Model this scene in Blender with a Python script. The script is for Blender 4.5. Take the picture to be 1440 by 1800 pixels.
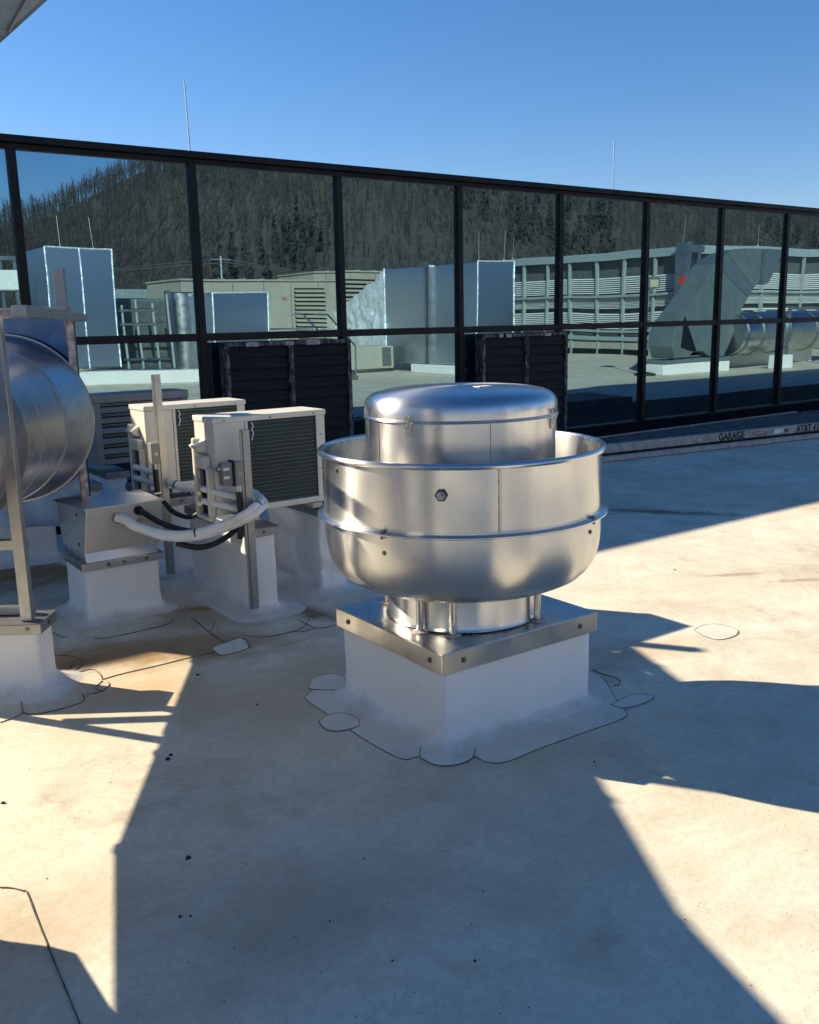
import bpy, math, random
from mathutils import Vector, Matrix, noise
random.seed(7)
for o in list(bpy.data.objects): bpy.data.objects.remove(o)
scn = bpy.context.scene
COL = scn.collection
V = Vector
# ------------------------------------------------------------------ camera
# axes: X runs along the window wall (to the right), Y towards the wall, camera at the origin 1.6 m up
CR = V((0.8150063, -0.5789800, -0.0233864)); CU = V((0.1340879, 0.1491785, 0.9796766)); CF = V((0.5637243, 0.8015784, -0.1992156))
EYE = V((0, 0, 1.6))
FPX = 1620.0
cam_d = bpy.data.cameras.new('camera'); cam = bpy.data.objects.new('camera', cam_d); COL.objects.link(cam)
cam_d.sensor_fit = 'HORIZONTAL'; cam_d.sensor_width = 36; cam_d.lens = FPX / 1440 * 36
cam_d.clip_start = 0.05; cam_d.clip_end = 3000
m = Matrix.Identity(4)
for i in range(3):
    m[i][0] = CR[i]; m[i][1] = CU[i]; m[i][2] = -CF[i]; m[i][3] = EYE[i]
cam.matrix_world = m
scn.camera = cam
# ------------------------------------------------------------------ sky and sun
SUN_AZ, SUN_EL = -56.0, 28.2     # heading of the light in the ground plane, height of the sun
w = bpy.data.worlds.new('World'); scn.world = w; w.use_nodes = True
nt = w.node_tree; nt.nodes.clear()
sky = nt.nodes.new('ShaderNodeTexSky'); sky.sky_type = 'NISHITA'; sky.sun_disc = False
sky.sun_elevation = math.radians(SUN_EL); sky.sun_rotation = math.radians(90 - (180 + SUN_AZ))
sky.air_density = 1.0; sky.dust_density = 0.25; sky.ozone_density = 4.0; sky.altitude = 300
bgn = nt.nodes.new('ShaderNodeBackground'); bgn.inputs[1].default_value = 0.068
wo = nt.nodes.new('ShaderNodeOutputWorld')
hs_ = nt.nodes.new('ShaderNodeHueSaturation'); hs_.inputs['Saturation'].default_value = 1.24; nt.links.new(sky.outputs[0], hs_.inputs['Color']); tn_ = nt.nodes.new('ShaderNodeMix'); tn_.data_type = 'RGBA'; tn_.blend_type = 'MULTIPLY'; tn_.inputs[0].default_value = 1; tn_.inputs[7].default_value = (1.09, .955, .98, 1); nt.links.new(hs_.outputs[0], tn_.inputs[6]); nt.links.new(tn_.outputs[2], bgn.inputs[0]); nt.links.new(bgn.outputs[0], wo.inputs[0])
sd = bpy.data.lights.new('sun', 'SUN'); sd.energy = 5.0; sd.angle = math.radians(0.5); sd.color = (1.0, 0.87, 0.66)
sun = bpy.data.objects.new('sun', sd); COL.objects.link(sun)
a, e = math.radians(SUN_AZ), math.radians(SUN_EL)
ld = V((math.cos(a) * math.cos(e), math.sin(a) * math.cos(e), -math.sin(e)))
sun.rotation_euler = ld.to_track_quat('-Z', 'Y').to_euler(); sun.location = (-20, 30, 25)
scn.view_settings.view_transform = 'Standard'; scn.view_settings.look = 'None'
scn.view_settings.exposure = 1.14; scn.view_settings.gamma = 1; scn.view_settings.use_curve_mapping = False
scn.cycles.max_bounces = 8; scn.cycles.glossy_bounces = 5; scn.cycles.diffuse_bounces = 4
scn.cycles.sample_clamp_indirect = 6; scn.cycles.caustics_reflective = True

def gp(px, py, z=0.0):
    """point of the place at height z that lies in the given direction from the eye (survey measurements)"""
    d = CR * ((px - 720) / FPX) - CU * ((py - 900) / FPX) + CF
    return EYE + d * ((z - 1.6) / d.z)
def up(px, py, Y):
    d = CR * ((px - 720) / FPX) - CU * ((py - 900) / FPX) + CF
    return EYE + d * (Y / d.y)

# ------------------------------------------------------------------ materials
MATS = {}
class NB:
    def __init__(s, name):
        s.m = bpy.data.materials.new(name); s.m.use_nodes = True; s.t = s.m.node_tree
        s.p = s.t.nodes['Principled BSDF']; s.out = s.t.nodes['Material Output']; MATS[name] = s.m
        s.tc = s.n('ShaderNodeTexCoord')
    def n(s, t, **k):
        x = s.t.nodes.new(t)
        for a, b in k.items(): setattr(x, a, b)
        return x
    def l(s, a, b): s.t.links.new(a, b)
    def mapping(s, scale=(1, 1, 1), coord='Object'):
        mp = s.n('ShaderNodeMapping'); mp.inputs['Scale'].default_value = scale; s.l(s.tc.outputs[coord], mp.inputs[0]); return mp.outputs[0]
    def noise(s, scale, detail=4, rough=.55, vec=None, dist=0):
        x = s.n('ShaderNodeTexNoise'); x.inputs['Scale'].default_value = scale; x.inputs['Detail'].default_value = detail
        x.inputs['Roughness'].default_value = rough; x.inputs['Distortion'].default_value = dist
        s.l(vec if vec is not None else s.tc.outputs['Object'], x.inputs['Vector']); return x.outputs[0]
    def ramp(s, f, stops):
        r = s.n('ShaderNodeValToRGB'); el = r.color_ramp.elements
        while len(el) < len(stops): el.new(.5)
        for e_, (p, c) in zip(el, stops):
            e_.position = p; e_.color = (c, c, c, 1) if not isinstance(c, tuple) else (*c, 1)
        s.l(f, r.inputs[0]); return r.outputs[0]
    def mix(s, f, a, b, mode='MIX'):
        x = s.n('ShaderNodeMix', data_type='RGBA', blend_type=mode)
        for sock, v in ((x.inputs[0], f), (x.inputs[6], a), (x.inputs[7], b)):
            if isinstance(v, (int, float)): sock.default_value = v
            elif isinstance(v, tuple): sock.default_value = (*v, 1)
            else: s.l(v, sock)
        return x.outputs[2]
    def math(s, op, a, b=0.0, clamp=False):
        x = s.n('ShaderNodeMath', operation=op, use_clamp=clamp)
        for i, v in enumerate((a, b)):
            if isinstance(v, (int, float)): x.inputs[i].default_value = v
            else: s.l(v, x.inputs[i])
        return x.outputs[0]
    def bump(s, h, strength=.3, dist=.01):
        b = s.n('ShaderNodeBump'); b.inputs['Strength'].default_value = strength; b.inputs['Distance'].default_value = dist
        s.l(h, b.inputs['Height']); s.l(b.outputs[0], s.p.inputs['Normal']); return b
    def set(s, **k):
        for a, v in k.items():
            a = {'color': 'Base Color', 'rough': 'Roughness', 'metal': 'Metallic', 'spec': 'Specular IOR Level', 'aniso': 'Anisotropic'}.get(a, a)
            sock = s.p.inputs[a]
            if isinstance(v, tuple): sock.default_value = (*v, 1)
            elif isinstance(v, (int, float)): sock.default_value = v
            else: s.l(v, sock)
        return s

def simple(name, col, rough=.5, metal=0, var=.12, scale=9, bump=0, spec=.5, dirt=None):
    b = NB(name); n1 = b.noise(scale, 5); n2 = b.noise(scale * 7, 3)
    c2 = tuple(max(0, x * (1 - var * 2)) for x in col); c3 = tuple(min(1, x * (1 + var)) for x in col)
    c = b.ramp(n1, [(.3, c2), (.7, c3)])
    if dirt:
        d = b.ramp(b.noise(scale * .6, 6, .7), [(.52, 0.0), (.72, 1.0)]); c = b.mix(b.math('MULTIPLY', d, dirt[1]), c, dirt[0])
    b.set(color=c, metal=metal, spec=spec, rough=b.ramp(n2, [(.3, max(0, rough - .06)), (.7, min(1, rough + .08))]))
    if bump: b.bump(n2, bump, .004)
    return b.m

# roof membrane: off-white sheet, tan staining, specks, rust where water stood
def roof_mat():
    b = NB('roof_membrane'); pos = b.mapping()
    big = b.noise(.55, 6, .62, pos, .6); mid = b.noise(2.3, 7, .65, pos, .4); fine = b.noise(38, 4, .7, pos)
    c = b.ramp(big, [(.28, (.62, .545, .40)), (.52, (.73, .68, .545)), (.75, (.78, .745, .63))])
    c = b.mix(b.ramp(mid, [(.48, 0.0), (.74, .6)]), c, (.45, .35, .225))
    c = b.mix(b.ramp(b.noise(5.5, 8, .7, pos, 1.0), [(.5, 0.0), (.7, .3)]), c, (.40, .35, .28))
    c = b.mix(b.ramp(fine, [(.35, .28), (.6, 0.0)]), c, (.40, .35, .28))
    c = b.mix(b.ramp(b.noise(.9, 8, .68, pos, 1.6), [(.46, 0.0), (.62, .36)]), c, (.46, .40, .30))
    c = b.mix(b.ramp(b.noise(14, 7, .8, pos, .6), [(.55, 0.0), (.72, .45)]), c, (.42, .35, .25))
    # smudges
    sm = b.math('MULTIPLY', b.ramp(b.noise(1.3, 5, .6, b.mapping((1.2, .8, 1)), 1.2), [(.56, 0.0), (.72, 1.0)]), b.ramp(b.noise(7, 6, .75, pos), [(.4, .1), (.62, .6)]))
    c = b.mix(sm, c, (.29, .225, .15))
    # scrapes
    sc = b.noise(3, 3, .5, b.mapping((.7, 9, 1)), .8)
    c = b.mix(b.ramp(sc, [(.68, 0.0), (.76, .3)]), c, (.34, .31, .28))
    # specks
    for s_, th, col in ((22, .06, (.10, .08, .06)), (48, .10, (.26, .15, .06)), (80, .13, (.22, .16, .10))):
        v = b.n('ShaderNodeTexVoronoi'); v.inputs['Scale'].default_value = s_; b.l(pos, v.inputs['Vector'])
        keep = b.ramp(b.noise(s_ * .13, 2, .5, pos), [(.50, 0.0), (.60, .9)])
        k = b.math('MULTIPLY', b.math('LESS_THAN', v.outputs['Distance'], th), keep); c = b.mix(k, c, col)
    # rust and mud where water ponds round the kerbs, plus one sunlight tint
    def blob(cx, cy, rx, ry, ang, col, amt, nz=6):
        nonlocal c
        mp = b.n('ShaderNodeMapping', vector_type='TEXTURE'); mp.inputs['Location'].default_value = (cx, cy, 0)
        mp.inputs['Rotation'].default_value = (0, 0, ang); mp.inputs['Scale'].default_value = (rx, ry, 1); b.l(b.tc.outputs['Object'], mp.inputs[0])
        ln = b.n('ShaderNodeVectorMath', operation='LENGTH'); b.l(mp.outputs[0], ln.inputs[0])
        d = b.math('ADD', ln.outputs['Value'], b.math('MULTIPLY', b.math('SUBTRACT', b.noise(nz, 6, .7, pos), .5), 1.5))
        c = b.mix(b.ramp(d, [(.25, amt), (1.0, 0.0)]), c, col)
    P = gp(355, 1070); blob(P.x, P.y, .22, .06, 2.6, (.30, .12, .03), .95, 14)
    P = gp(360, 1085); blob(P.x, P.y, .42, .3, 2.3, (.28, .20, .11), .6)
    P = gp(540, 1075); blob(P.x, P.y, .4, .13, 1.9, (.16, .11, .05), .9, 9)
    P = gp(50, 1010); blob(P.x, P.y, 1.2, .6, -.5, (.27, .155, .06), 1.0, 5)
    P = gp(20, 965); blob(P.x, P.y, .6, .1, -.3, (.33, .13, .03), .8, 11)
    P = gp(250, 1150); blob(P.x, P.y, 1.0, .32, -.45, (.32, .21, .10), 1.0, 5)
    P = gp(330, 1130); blob(P.x, P.y, .6, .2, -.45, (.36, .25, .13), .9, 8)
    P = gp(430, 1230); blob(P.x, P.y, .6, .3, -.45, (.46, .36, .22), .6, 5)
    P = gp(120, 1170); blob(P.x, P.y, .2, .12, 0, (.2, .13, .08), .9, 11)
    P = gp(240, 1210); blob(P.x, P.y, .5, .35, 0, (.55, .36, .16), .55, 5)  # yellow of the sunlit patch put into the membrane colour
    P = gp(1165, 900); blob(P.x, P.y, .75, .13, -.95, (.16, .12, .07), .9, 6)
    P = gp(1290, 1010); blob(P.x, P.y, .25, .05, -.5, (.36, .28, .19), .8, 9)
    P = gp(1410, 1020); blob(P.x, P.y, .2, .05, -.5, (.36, .25, .17), .8, 9)
    P = gp(1150, 1140); blob(P.x, P.y, .5, .2, -.3, (.48, .36, .2), .45, 6)
    P = gp(520, 1620); blob(P.x, P.y, .45, .35, 0, (.36, .29, .2), .5, 7)
    P = gp(60, 1640); blob(P.x, P.y, .5, .3, 0, (.42, .29, .17), .4, 9)
    P = gp(560, 1170); blob(P.x, P.y, .5, .3, .3, (.42, .34, .22), .55, 6)
    b.set(color=c, rough=b.ramp(mid, [(.3, .55), (.7, .8)]), spec=.35)
    h = b.math('ADD', b.math('MULTIPLY', b.noise(1.4, 3, .5, pos, .8), 9.0), b.math('MULTIPLY', b.noise(45, 2, .5, pos), .45))
    b.bump(h, .3, .006)
    return b.m
roof_mat()

def curb_mat():
    b = NB('white_membrane'); pos = b.mapping()
    c = b.ramp(b.noise(2.2, 5), [(.3, (.76, .75, .72)), (.7, (.84, .83, .81))])
    sz = b.n('ShaderNodeSeparateXYZ'); g = b.n('ShaderNodeNewGeometry'); b.l(g.outputs['Position'], sz.inputs[0])
    low = b.ramp(b.math('ADD', sz.outputs[2], b.math('MULTIPLY', b.math('SUBTRACT', b.noise(6, 6, .7), .5), .16)), [(.0, .5), (.05, 0.0)])
    c = b.mix(low, c, (.45, .38, .29))
    c = b.mix(b.ramp(b.noise(11, 6, .75), [(.6, 0.0), (.75, .45)]), c, (.44, .40, .35))
    b.set(color=c, rough=.5, spec=.4)
    b.bump(b.noise(14, 4, .6), .2, .006)
curb_mat()

def spun(name, base=(.62, .60, .575), rough=.27, aniso=.75, horiz=True):
    b = NB(name)
    tg = b.n('ShaderNodeTangent', direction_type='RADIAL', axis='Z')
    b.l(tg.outputs[0], b.p.inputs['Tangent'])
    lines = b.noise(1, 5, .65, b.mapping((2, 2, 190)))
    blot = b.noise(3.0, 2, .45, None, .3); smear = b.noise(6, 2, .5)
    c = b.mix(b.ramp(blot, [(.3, 0.0), (.75, .5)]), base, tuple(x * .72 for x in base))
    c = b.mix(b.ramp(lines, [(.35, .25), (.65, 0.0)]), c, tuple(x * .8 for x in base))
    c = b.mix(b.ramp(smear, [(.62, 0.0), (.78, .18)]), c, tuple(x * .55 for x in base))
    r = b.math('ADD', b.ramp(blot, [(.25, rough - .05), (.75, rough + .1)]), b.math('MULTIPLY', smear, .04))
    b.set(color=c, metal=1, rough=r, aniso=aniso); b.p.inputs['Anisotropic Rotation'].default_value = .25
    hh = b.math('ADD', b.math('MULTIPLY', lines, .25), b.math('MULTIPLY', b.noise(2.2, 1, .4), 7.0))
    b.bump(hh, .2, .002)
spun('spun_aluminium', (.71, .705, .69), .22, .85)
spun('spun_cap', (.68, .68, .69), .24, .75)
def sheet(name, base=(.56, .55, .53), rough=.3, var=.25, spangle=0, bumpy=.15, dirty=.4):
    b = NB(name)
    n1 = b.noise(3, 2, .5, None, .4)
    c = b.mix(b.ramp(n1, [(.3, 0.0), (.75, 1.0)]), base, tuple(x * (1 - var) for x in base))
    if spangle:
        v = b.n('ShaderNodeTexVoronoi'); v.inputs['Scale'].default_value = spangle; b.l(b.tc.outputs['Object'], v.inputs['Vector'])
        bw = b.n('ShaderNodeRGBToBW'); b.l(v.outputs['Color'], bw.inputs[0])
        c = b.mix(b.math('MULTIPLY', bw.outputs[0], .5), c, tuple(x * .62 for x in base))
    c = b.mix(b.ramp(b.noise(13, 6, .75), [(.58, 0.0), (.75, dirty)]), c, (.2, .18, .15))
    b.set(color=c, metal=1, rough=b.ramp(b.noise(5, 2), [(.3, rough - .04), (.7, rough + .10)]))
    b.bump(b.noise(3.0, 2), bumpy, .012)
sheet('stainless_sheet', (.58, .565, .54), .26, .1, 0, .08, .06)
sheet('blue_galv', (.30, .38, .47), .4, .1, 20, .1, .1)
sheet('hood_steel', (.66, .64, .60), .40, .1, 0, .08, .1)
sheet('galvanised', (.52, .53, .54), .34, .25, 40)
sheet('galvanised_dull', (.42, .43, .44), .45, .3, 55, .1, .6)
sheet('duct_metal', (.62, .625, .63), .31, .15, 34, .08, .08)
sheet('blue_sheet', (.085, .15, .31), .2, .2, 0, .5, .15)
sheet('strut_metal', (.45, .45, .45), .4, .25, 60, .1, .5)
def foil():
    b = NB('foil_wrap'); n1 = b.noise(1.7, 2, .5, None, 1.5); n2 = b.noise(9, 4, .6, None, .8)
    v = b.n('ShaderNodeTexVoronoi', feature='SMOOTH_F1'); v.inputs['Scale'].default_value = 4; b.l(b.tc.outputs['Object'], v.inputs['Vector'])
    b.set(color=(.78, .82, .88), metal=.35, rough=.36)
    b.bump(b.math('ADD', b.math('MULTIPLY', v.outputs['Distance'], .7), b.math('ADD', b.math('MULTIPLY', n1, 1.0), b.math('MULTIPLY', n2, .5))), .8, .08)
    b = NB('foil_smooth'); b.set(color=(.50, .58, .68), metal=1, rough=.34); b.bump(b.noise(1.2, 3), .2, .03)
foil()
simple('black_paint', (.006, .006, .009), .45, var=.4, scale=5, spec=.25)
simple('black_mat', (.006, .006, .007), .9, spec=.05)
simple('dark_void', (.006, .006, .007), .8)
simple('cream_paint', (.72, .68, .57), .42, var=.05, scale=5, dirt=((.42, .37, .28), .35))
simple('grey_and_shaded_cream', (.27, .26, .235), .4, var=.08)  # grey of the boxes; on the farthest condenser, cream darkened for shade
simple('fin_metal', (.10, .15, .155), .5, 0.3, var=.06, scale=4)
simple('coil_dark', (.014, .032, .036), .6, var=.12, scale=3)
simple('black_rubber', (.02, .02, .022), .55, var=.3, scale=20, bump=.1)
simple('clear_plastic', (.22, .22, .23), .15, var=.15)
simple('white_tape', (.86, .85, .82), .6, var=.05, scale=30, bump=.5)
simple('white_rubber', (.74, .74, .72), .45, var=.06, scale=8)
simple('sealant_line', (.17, .14, .105), .7, var=.4, scale=12)
simple('weathered_wood', (.46, .40, .355), .8, var=.18, scale=14, bump=.3, dirt=((.2, .17, .15), .4))
simple('deck_grey', (.10, .105, .12), .55, var=.3, scale=10, bump=.2)
simple('ink', (.02, .02, .025), .6)
simple('red_paint', (.55, .05, .04), .5, var=.1)
simple('ahu_beige', (.38, .36, .285), .5, var=.06, scale=3, dirt=((.3, .26, .18), .35))
simple('louver_light', (.78, .80, .78), .5, var=.05)
simple('screen_steel', (.30, .36, .37), .5, var=.1)
simple('screen_dark', (.10, .115, .11), .6, var=.2)
simple('duct_teal', (.13, .17, .20), .4, .3, var=.1)
simple('green_grey_paint', (.115, .15, .16), .45, var=.1, scale=3)
simple('rod_metal', (.55, .56, .58), .35, .8, var=.1)
simple('wire', (.04, .04, .04), .6)
simple('mastic', (.50, .40, .38), .7, var=.35, scale=25, bump=.4)
simple('mastic_grey', (.20, .19, .20), .45, .4, var=.2, scale=12)
simple('lamp_lens', (.55, .5, .35), .3)
simple('leaf_litter_ground', (.07, .064, .053), .95, var=.18, scale=.5)
simple('house_wall', (.45, .44, .42), .7, var=.2, scale=2)
simple('bolt', (.22, .20, .18), .4, .9, var=.2)
simple('debris_dark', (.03, .03, .028), .9)
simple('patch_membrane', (.70, .66, .57), .55, var=.06, scale=6, dirt=((.4, .34, .26), .5), bump=.15)
def vent_wood():
    b = NB('vent_black'); st = b.noise(1, 6, .75, b.mapping((3, 3, 60)), .8)
    m_ = b.math('MULTIPLY', b.ramp(st, [(.58, 0.0), (.68, 1.0)]), b.ramp(b.noise(3, 5, .6), [(.42, 0.0), (.62, .8)]))
    c = b.mix(m_, (.011, .010, .010), (.22, .205, .20)); b.set(color=c, rough=.6, spec=.25); b.bump(st, .4, .004)
    b = NB('vent_edge'); m_ = b.ramp(b.noise(16, 6, .75, b.mapping((1, 1, .5))), [(.46, 0.0), (.6, .85)])
    b.set(color=b.mix(m_, (.012, .011, .012), (.24, .21, .215)), rough=.7)
vent_wood()
def bark():
    b = NB('bare_wood'); oi = b.noise(.9, 3)
    b.set(color=b.ramp(oi, [(.35, (.045, .042, .037)), (.6, (.085, .08, .07)), (.74, (.20, .19, .175))]), rough=.9, spec=.1)
    b = NB('evergreen'); b.set(color=(.035, .045, .032), rough=.9, spec=.1)
bark()
def glass_mat():
    b = NB('mirror_glass'); t = b.t
    gl = b.n('ShaderNodeBsdfGlossy'); gl.inputs['Color'].default_value = (.20, .31, .375, 1); gl.inputs['Roughness'].default_value = 0.0
    df = b.n('ShaderNodeBsdfDiffuse'); b.l(b.ramp(b.noise(1, 6, .7, b.mapping((1.4, 1, .35), 'Object'), .5), [(.35, (.006, .014, .018)), (.75, (.026, .036, .038))]), df.inputs['Color'])
    ad = b.n('ShaderNodeAddShader'); b.l(gl.outputs[0], ad.inputs[0]); b.l(df.outputs[0], ad.inputs[1])
    g = b.n('ShaderNodeNewGeometry')
    mp = b.n('ShaderNodeMapping'); mp.inputs['Scale'].default_value = (.55, 1, .5); b.l(g.outputs['Position'], mp.inputs[0])
    n_ = b.noise(1, 1, .3, mp.outputs[0])
    bp = b.n('ShaderNodeBump'); bp.inputs['Strength'].default_value = .5; bp.inputs['Distance'].default_value = .011
    b.l(n_, bp.inputs['Height']); b.l(bp.outputs[0], gl.inputs['Normal']); b.l(ad.outputs[0], b.out.inputs[0])
glass_mat()

# ------------------------------------------------------------------ mesh helpers
ORG = {}
class MB:
    def __init__(s): s.v = []; s.f = []
    def add(s, vs, fs):
        k = len(s.v); s.v += [V(p) for p in vs]; s.f += [tuple(i + k for i in f) for f in fs]; return s
    def box(s, x0, x1, y0, y1, z0, z1, M=None):
        vs = [V((x, y, z)) for z in (z0, z1) for y in (y0, y1) for x in (x0, x1)]
        if M: vs = [M @ p for p in vs]
        return s.add(vs, [(0, 2, 3, 1), (4, 5, 7, 6), (0, 1, 5, 4), (2, 6, 7, 3), (0, 4, 6, 2), (1, 3, 7, 5)])
    def bar(s, p, q, wd, ht=None, upv=V((0, 0, 1))):
        p, q = V(p), V(q); d = (q - p); L = d.length; d.normalize(); ht = ht or wd
        sx = d.cross(upv)
        if sx.length < 1e-3: sx = d.cross(V((1, 0, 0)))
        sx.normalize(); sy = sx.cross(d)
        M = Matrix(((sx.x, d.x, sy.x, p.x), (sx.y, d.y, sy.y, p.y), (sx.z, d.z, sy.z, p.z), (0, 0, 0, 1)))
        return s.box(-wd / 2, wd / 2, 0, L, -ht / 2, ht / 2, M)
    def prism(s, pts, z0, z1):
        n = len(pts); vs = [V((p[0], p[1], z0)) for p in pts] + [V((p[0], p[1], z1)) for p in pts]
        return s.add(vs, [tuple(range(n))[::-1], tuple(range(n, 2 * n))] + [(i, (i + 1) % n, n + (i + 1) % n, n + i) for i in range(n)])
    def extr(s, pts, vec):
        n = len(pts); vs = [V(p) for p in pts] + [V(p) + V(vec) for p in pts]
        return s.add(vs, [tuple(range(n)), tuple(range(n, 2 * n))[::-1]] + [(i, n + i, n + (i + 1) % n, (i + 1) % n) for i in range(n)])
    def loft(s, rings, closed=True, caps=True):
        n = len(rings[0]); k = len(s.v)
        vs = [p for r in rings for p in r]; fs = []
        for j in range(len(rings) - 1):
            for i in range(n if closed else n - 1):
                a = j * n + i; b = j * n + (i + 1) % n; fs.append((a, b, b + n, a + n))
        if caps and closed: fs += [tuple(range(n))[::-1], tuple(range((len(rings) - 1) * n, len(rings) * n))]
        return s.add(vs, fs)
    def lathe(s, prof, seg=96, c=(0, 0, 0), caps=False):
        return s.loft([[V((c[0] + r * math.cos(2 * math.pi * i / seg), c[1] + r * math.sin(2 * math.pi * i / seg), c[2] + z)) for i in range(seg)] for r, z in prof], True, caps)
    def tube(s, path, r, seg=12, caps=True, rf=None):
        P = [V(p) for p in path]; rings = []; nrm = None
        for i, p in enumerate(P):
            t = (P[min(i + 1, len(P) - 1)] - P[max(i - 1, 0)]).normalized()
            if nrm is None:
                nrm = t.cross(V((0, 0, 1)));
                if nrm.length < .05: nrm = t.cross(V((1, 0, 0)))
            nrm = (nrm - t * nrm.dot(t)).normalized(); bn = t.cross(nrm)
            rr = rf(i / (len(P) - 1)) * r if rf else r
            rings.append([p + (nrm * math.cos(2 * math.pi * k / seg) + bn * math.sin(2 * math.pi * k / seg)) * rr for k in range(seg)])
        return s.loft(rings, True, caps)
    def build(s, name, mat, parent=None, smooth=False, bevel=0, loc=None):
        org = V(loc) if loc is not None else (ORG[parent.name] if parent else V((0, 0, 0)))
        me = bpy.data.meshes.new(name); me.from_pydata([tuple(p - org) for p in s.v], [], s.f); me.validate(); me.update()
        o = bpy.data.objects.new(name, me); COL.objects.link(o)
        me.materials.append(MATS[mat])
        import bmesh
        bm = bmesh.new(); bm.from_mesh(me); bmesh.ops.recalc_face_normals(bm, faces=bm.faces); bm.to_mesh(me); bm.free()
        if smooth:
            me.polygons.foreach_set('use_smooth', [True] * len(me.polygons)); me.set_sharp_from_angle(angle=math.radians(38))
        if bevel:
            b = o.modifiers.new('bevel', 'BEVEL'); b.width = bevel; b.segments = 2; b.limit_method = 'ANGLE'; b.angle_limit = math.radians(40)
        if parent: o.parent = parent
        elif loc is not None: o.location = loc
        ORG[o.name] = org
        return o
def crv(pts, n=8):
    """Catmull-Rom through points"""
    P = [V(p) for p in pts]; P = [P[0] * 2 - P[1]] + P + [P[-1] * 2 - P[-2]]; out = []
    for i in range(1, len(P) - 2):
        for k in range(n):
            t = k / n; a, b, c, d = P[i - 1:i + 3]
            out.append(.5 * ((2 * b) + (c - a) * t + (2 * a - 5 * b + 4 * c - d) * t * t + (3 * b - a - 3 * c + d) * t ** 3))
    return out + [P[-2]]
def thing(name, label, cat, loc, group=None):
    o = bpy.data.objects.new(name, None); COL.objects.link(o); o.location = loc; o.empty_display_size = .1
    o['label'] = label; o['category'] = cat
    if group: o['group'] = group
    ORG[o.name] = V(loc); return o
def tag(o, label, cat, group=None):
    o['label'] = label; o['category'] = cat
    if group: o['group'] = group
    return o
def struct(o): o['kind'] = 'structure'; return o
def inst(src, parent, off):
    c = src.copy(); COL.objects.link(c); c.parent = parent; c.location = src.location + V(off); ORG[c.name] = ORG[src.name]; return c
def copy_tree(o, off, label, parent=None):
    c = o.copy(); COL.objects.link(c)
    if parent is None: c.location = o.location + V(off); c['label'] = label
    else: c.parent = parent
    ORG[c.name] = ORG.get(o.name, V()) + V(off)
    for ch in list(o.children): copy_tree(ch, off, None, c)
    return c
def text(body, size, M, mat, parent, name='lettering'):
    cu = bpy.data.curves.new(name, 'FONT'); cu.body = body; cu.size = size; cu.extrude = .002; cu.offset = .004 if size > .1 and size < .15 else 0; cu.align_x = 'LEFT'
    t = bpy.data.objects.new('tmp', cu); COL.objects.link(t)
    dg = bpy.context.evaluated_depsgraph_get(); me = bpy.data.meshes.new_from_object(t.evaluated_get(dg))
    bpy.data.objects.remove(t)
    org = ORG[parent.name]
    for v_ in me.vertices: v_.co = (M @ v_.co) - org
    me.materials.clear(); me.materials.append(MATS[mat])
    o = bpy.data.objects.new(name, me); COL.objects.link(o); o.parent = parent; ORG[o.name] = org; return o
def screw(parent, p, n, r=.007, mat='bolt'):
    n = V(n).normalized(); p = V(p)
    return MB().tube([p, p + n * .003, p + n * .0031, p + n * .007], r, 8, True, lambda t: 1.5 if t < .4 else 1).build('screw', mat, parent)

# kerb: membrane-clad box with rounded corners, flared boot and wrinkles
def kerb_mesh(x0, x1, y0, y1, h, flare=.12, wr=.003, fh=.10, rad=.02, seed=0, n=18, nz=14, M=None, seam=False):
    cx, cy = (x0 + x1) / 2, (y0 + y1) / 2; hx, hy = (x1 - x0) / 2, (y1 - y0) / 2
    zs = [0.0, .003, .008, .016, .03, .05, .075, fh, fh * 1.4] + [fh * 1.4 + (h - fh * 1.4) * (i + 1) / nz for i in range(nz)]
    rings = []
    for z in zs:
        fl = flare * max(0, (1 - z / fh)) ** 4 if z < fh else 0
        ax, ay, rr = hx + fl, hy + fl, rad + fl * .8
        ring = []
        per = []
        for (sx, sy, a0) in ((1, -1, -90), (1, 1, 0), (-1, 1, 90), (-1, -1, 180)):
            for k in range(5):
                an = math.radians(a0 + k * 22.5); per.append(V((cx + sx * (ax - rr) + rr * math.cos(an), cy + sy * (ay - rr) + rr * math.sin(an), z)))
            # straight run to next corner
            nxt = {(1, -1): (1, 1, 0), (1, 1): (-1, 1, 90), (-1, 1): (-1, -1, 180), (-1, -1): (1, -1, -90)}[(sx, sy)]
            an = math.radians(nxt[2]); q = V((cx + nxt[0] * (ax - rr) + rr * math.cos(an), cy + nxt[1] * (ay - rr) + rr * math.sin(an), z)); p = per[-1]
            for k in range(1, n): per.append(p.lerp(q, k / n))
        for p in per:
            d = V((p.x - cx, p.y - cy, 0)).normalized()
            a_ = wr * (1 if z < h * .92 else .2) * min(1, z / .02)
            q3 = V((p.x * 7 + seed, p.y * 7, p.z * 5)); f = noise.noise(q3) + .5 * noise.noise(q3 * 2.3)
            if wr > .006: f += .9 * abs(noise.noise(V((p.x * 3 + p.z * 6 + seed, p.y * 3 - p.z * 4, 1)))) - .3
            p2 = p + d * f * a_ * 1.6
            if z < fh and z > 0: p2.z += noise.noise(p * 9) * .006 * min(1, z / .02)
            ring.append(M @ p2 if M else p2)
        rings.append(ring)
    return MB().loft(rings)
def cap_mesh(x0, x1, y0, y1, z0, z1, M=None):
    mb = MB(); t = .004
    mb.box(x0, x1, y0, y1, z1 - t, z1, M)
    mb.box(x0, x1, y0, y0 + t, z0, z1 - t, M); mb.box(x0, x1, y1 - t, y1, z0, z1 - t, M)
    mb.box(x0, x0 + t, y0 + t, y1 - t, z0, z1 - t, M); mb.box(x1 - t, x1, y0 + t, y1 - t, z0, z1 - t, M)
    return mb
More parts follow.
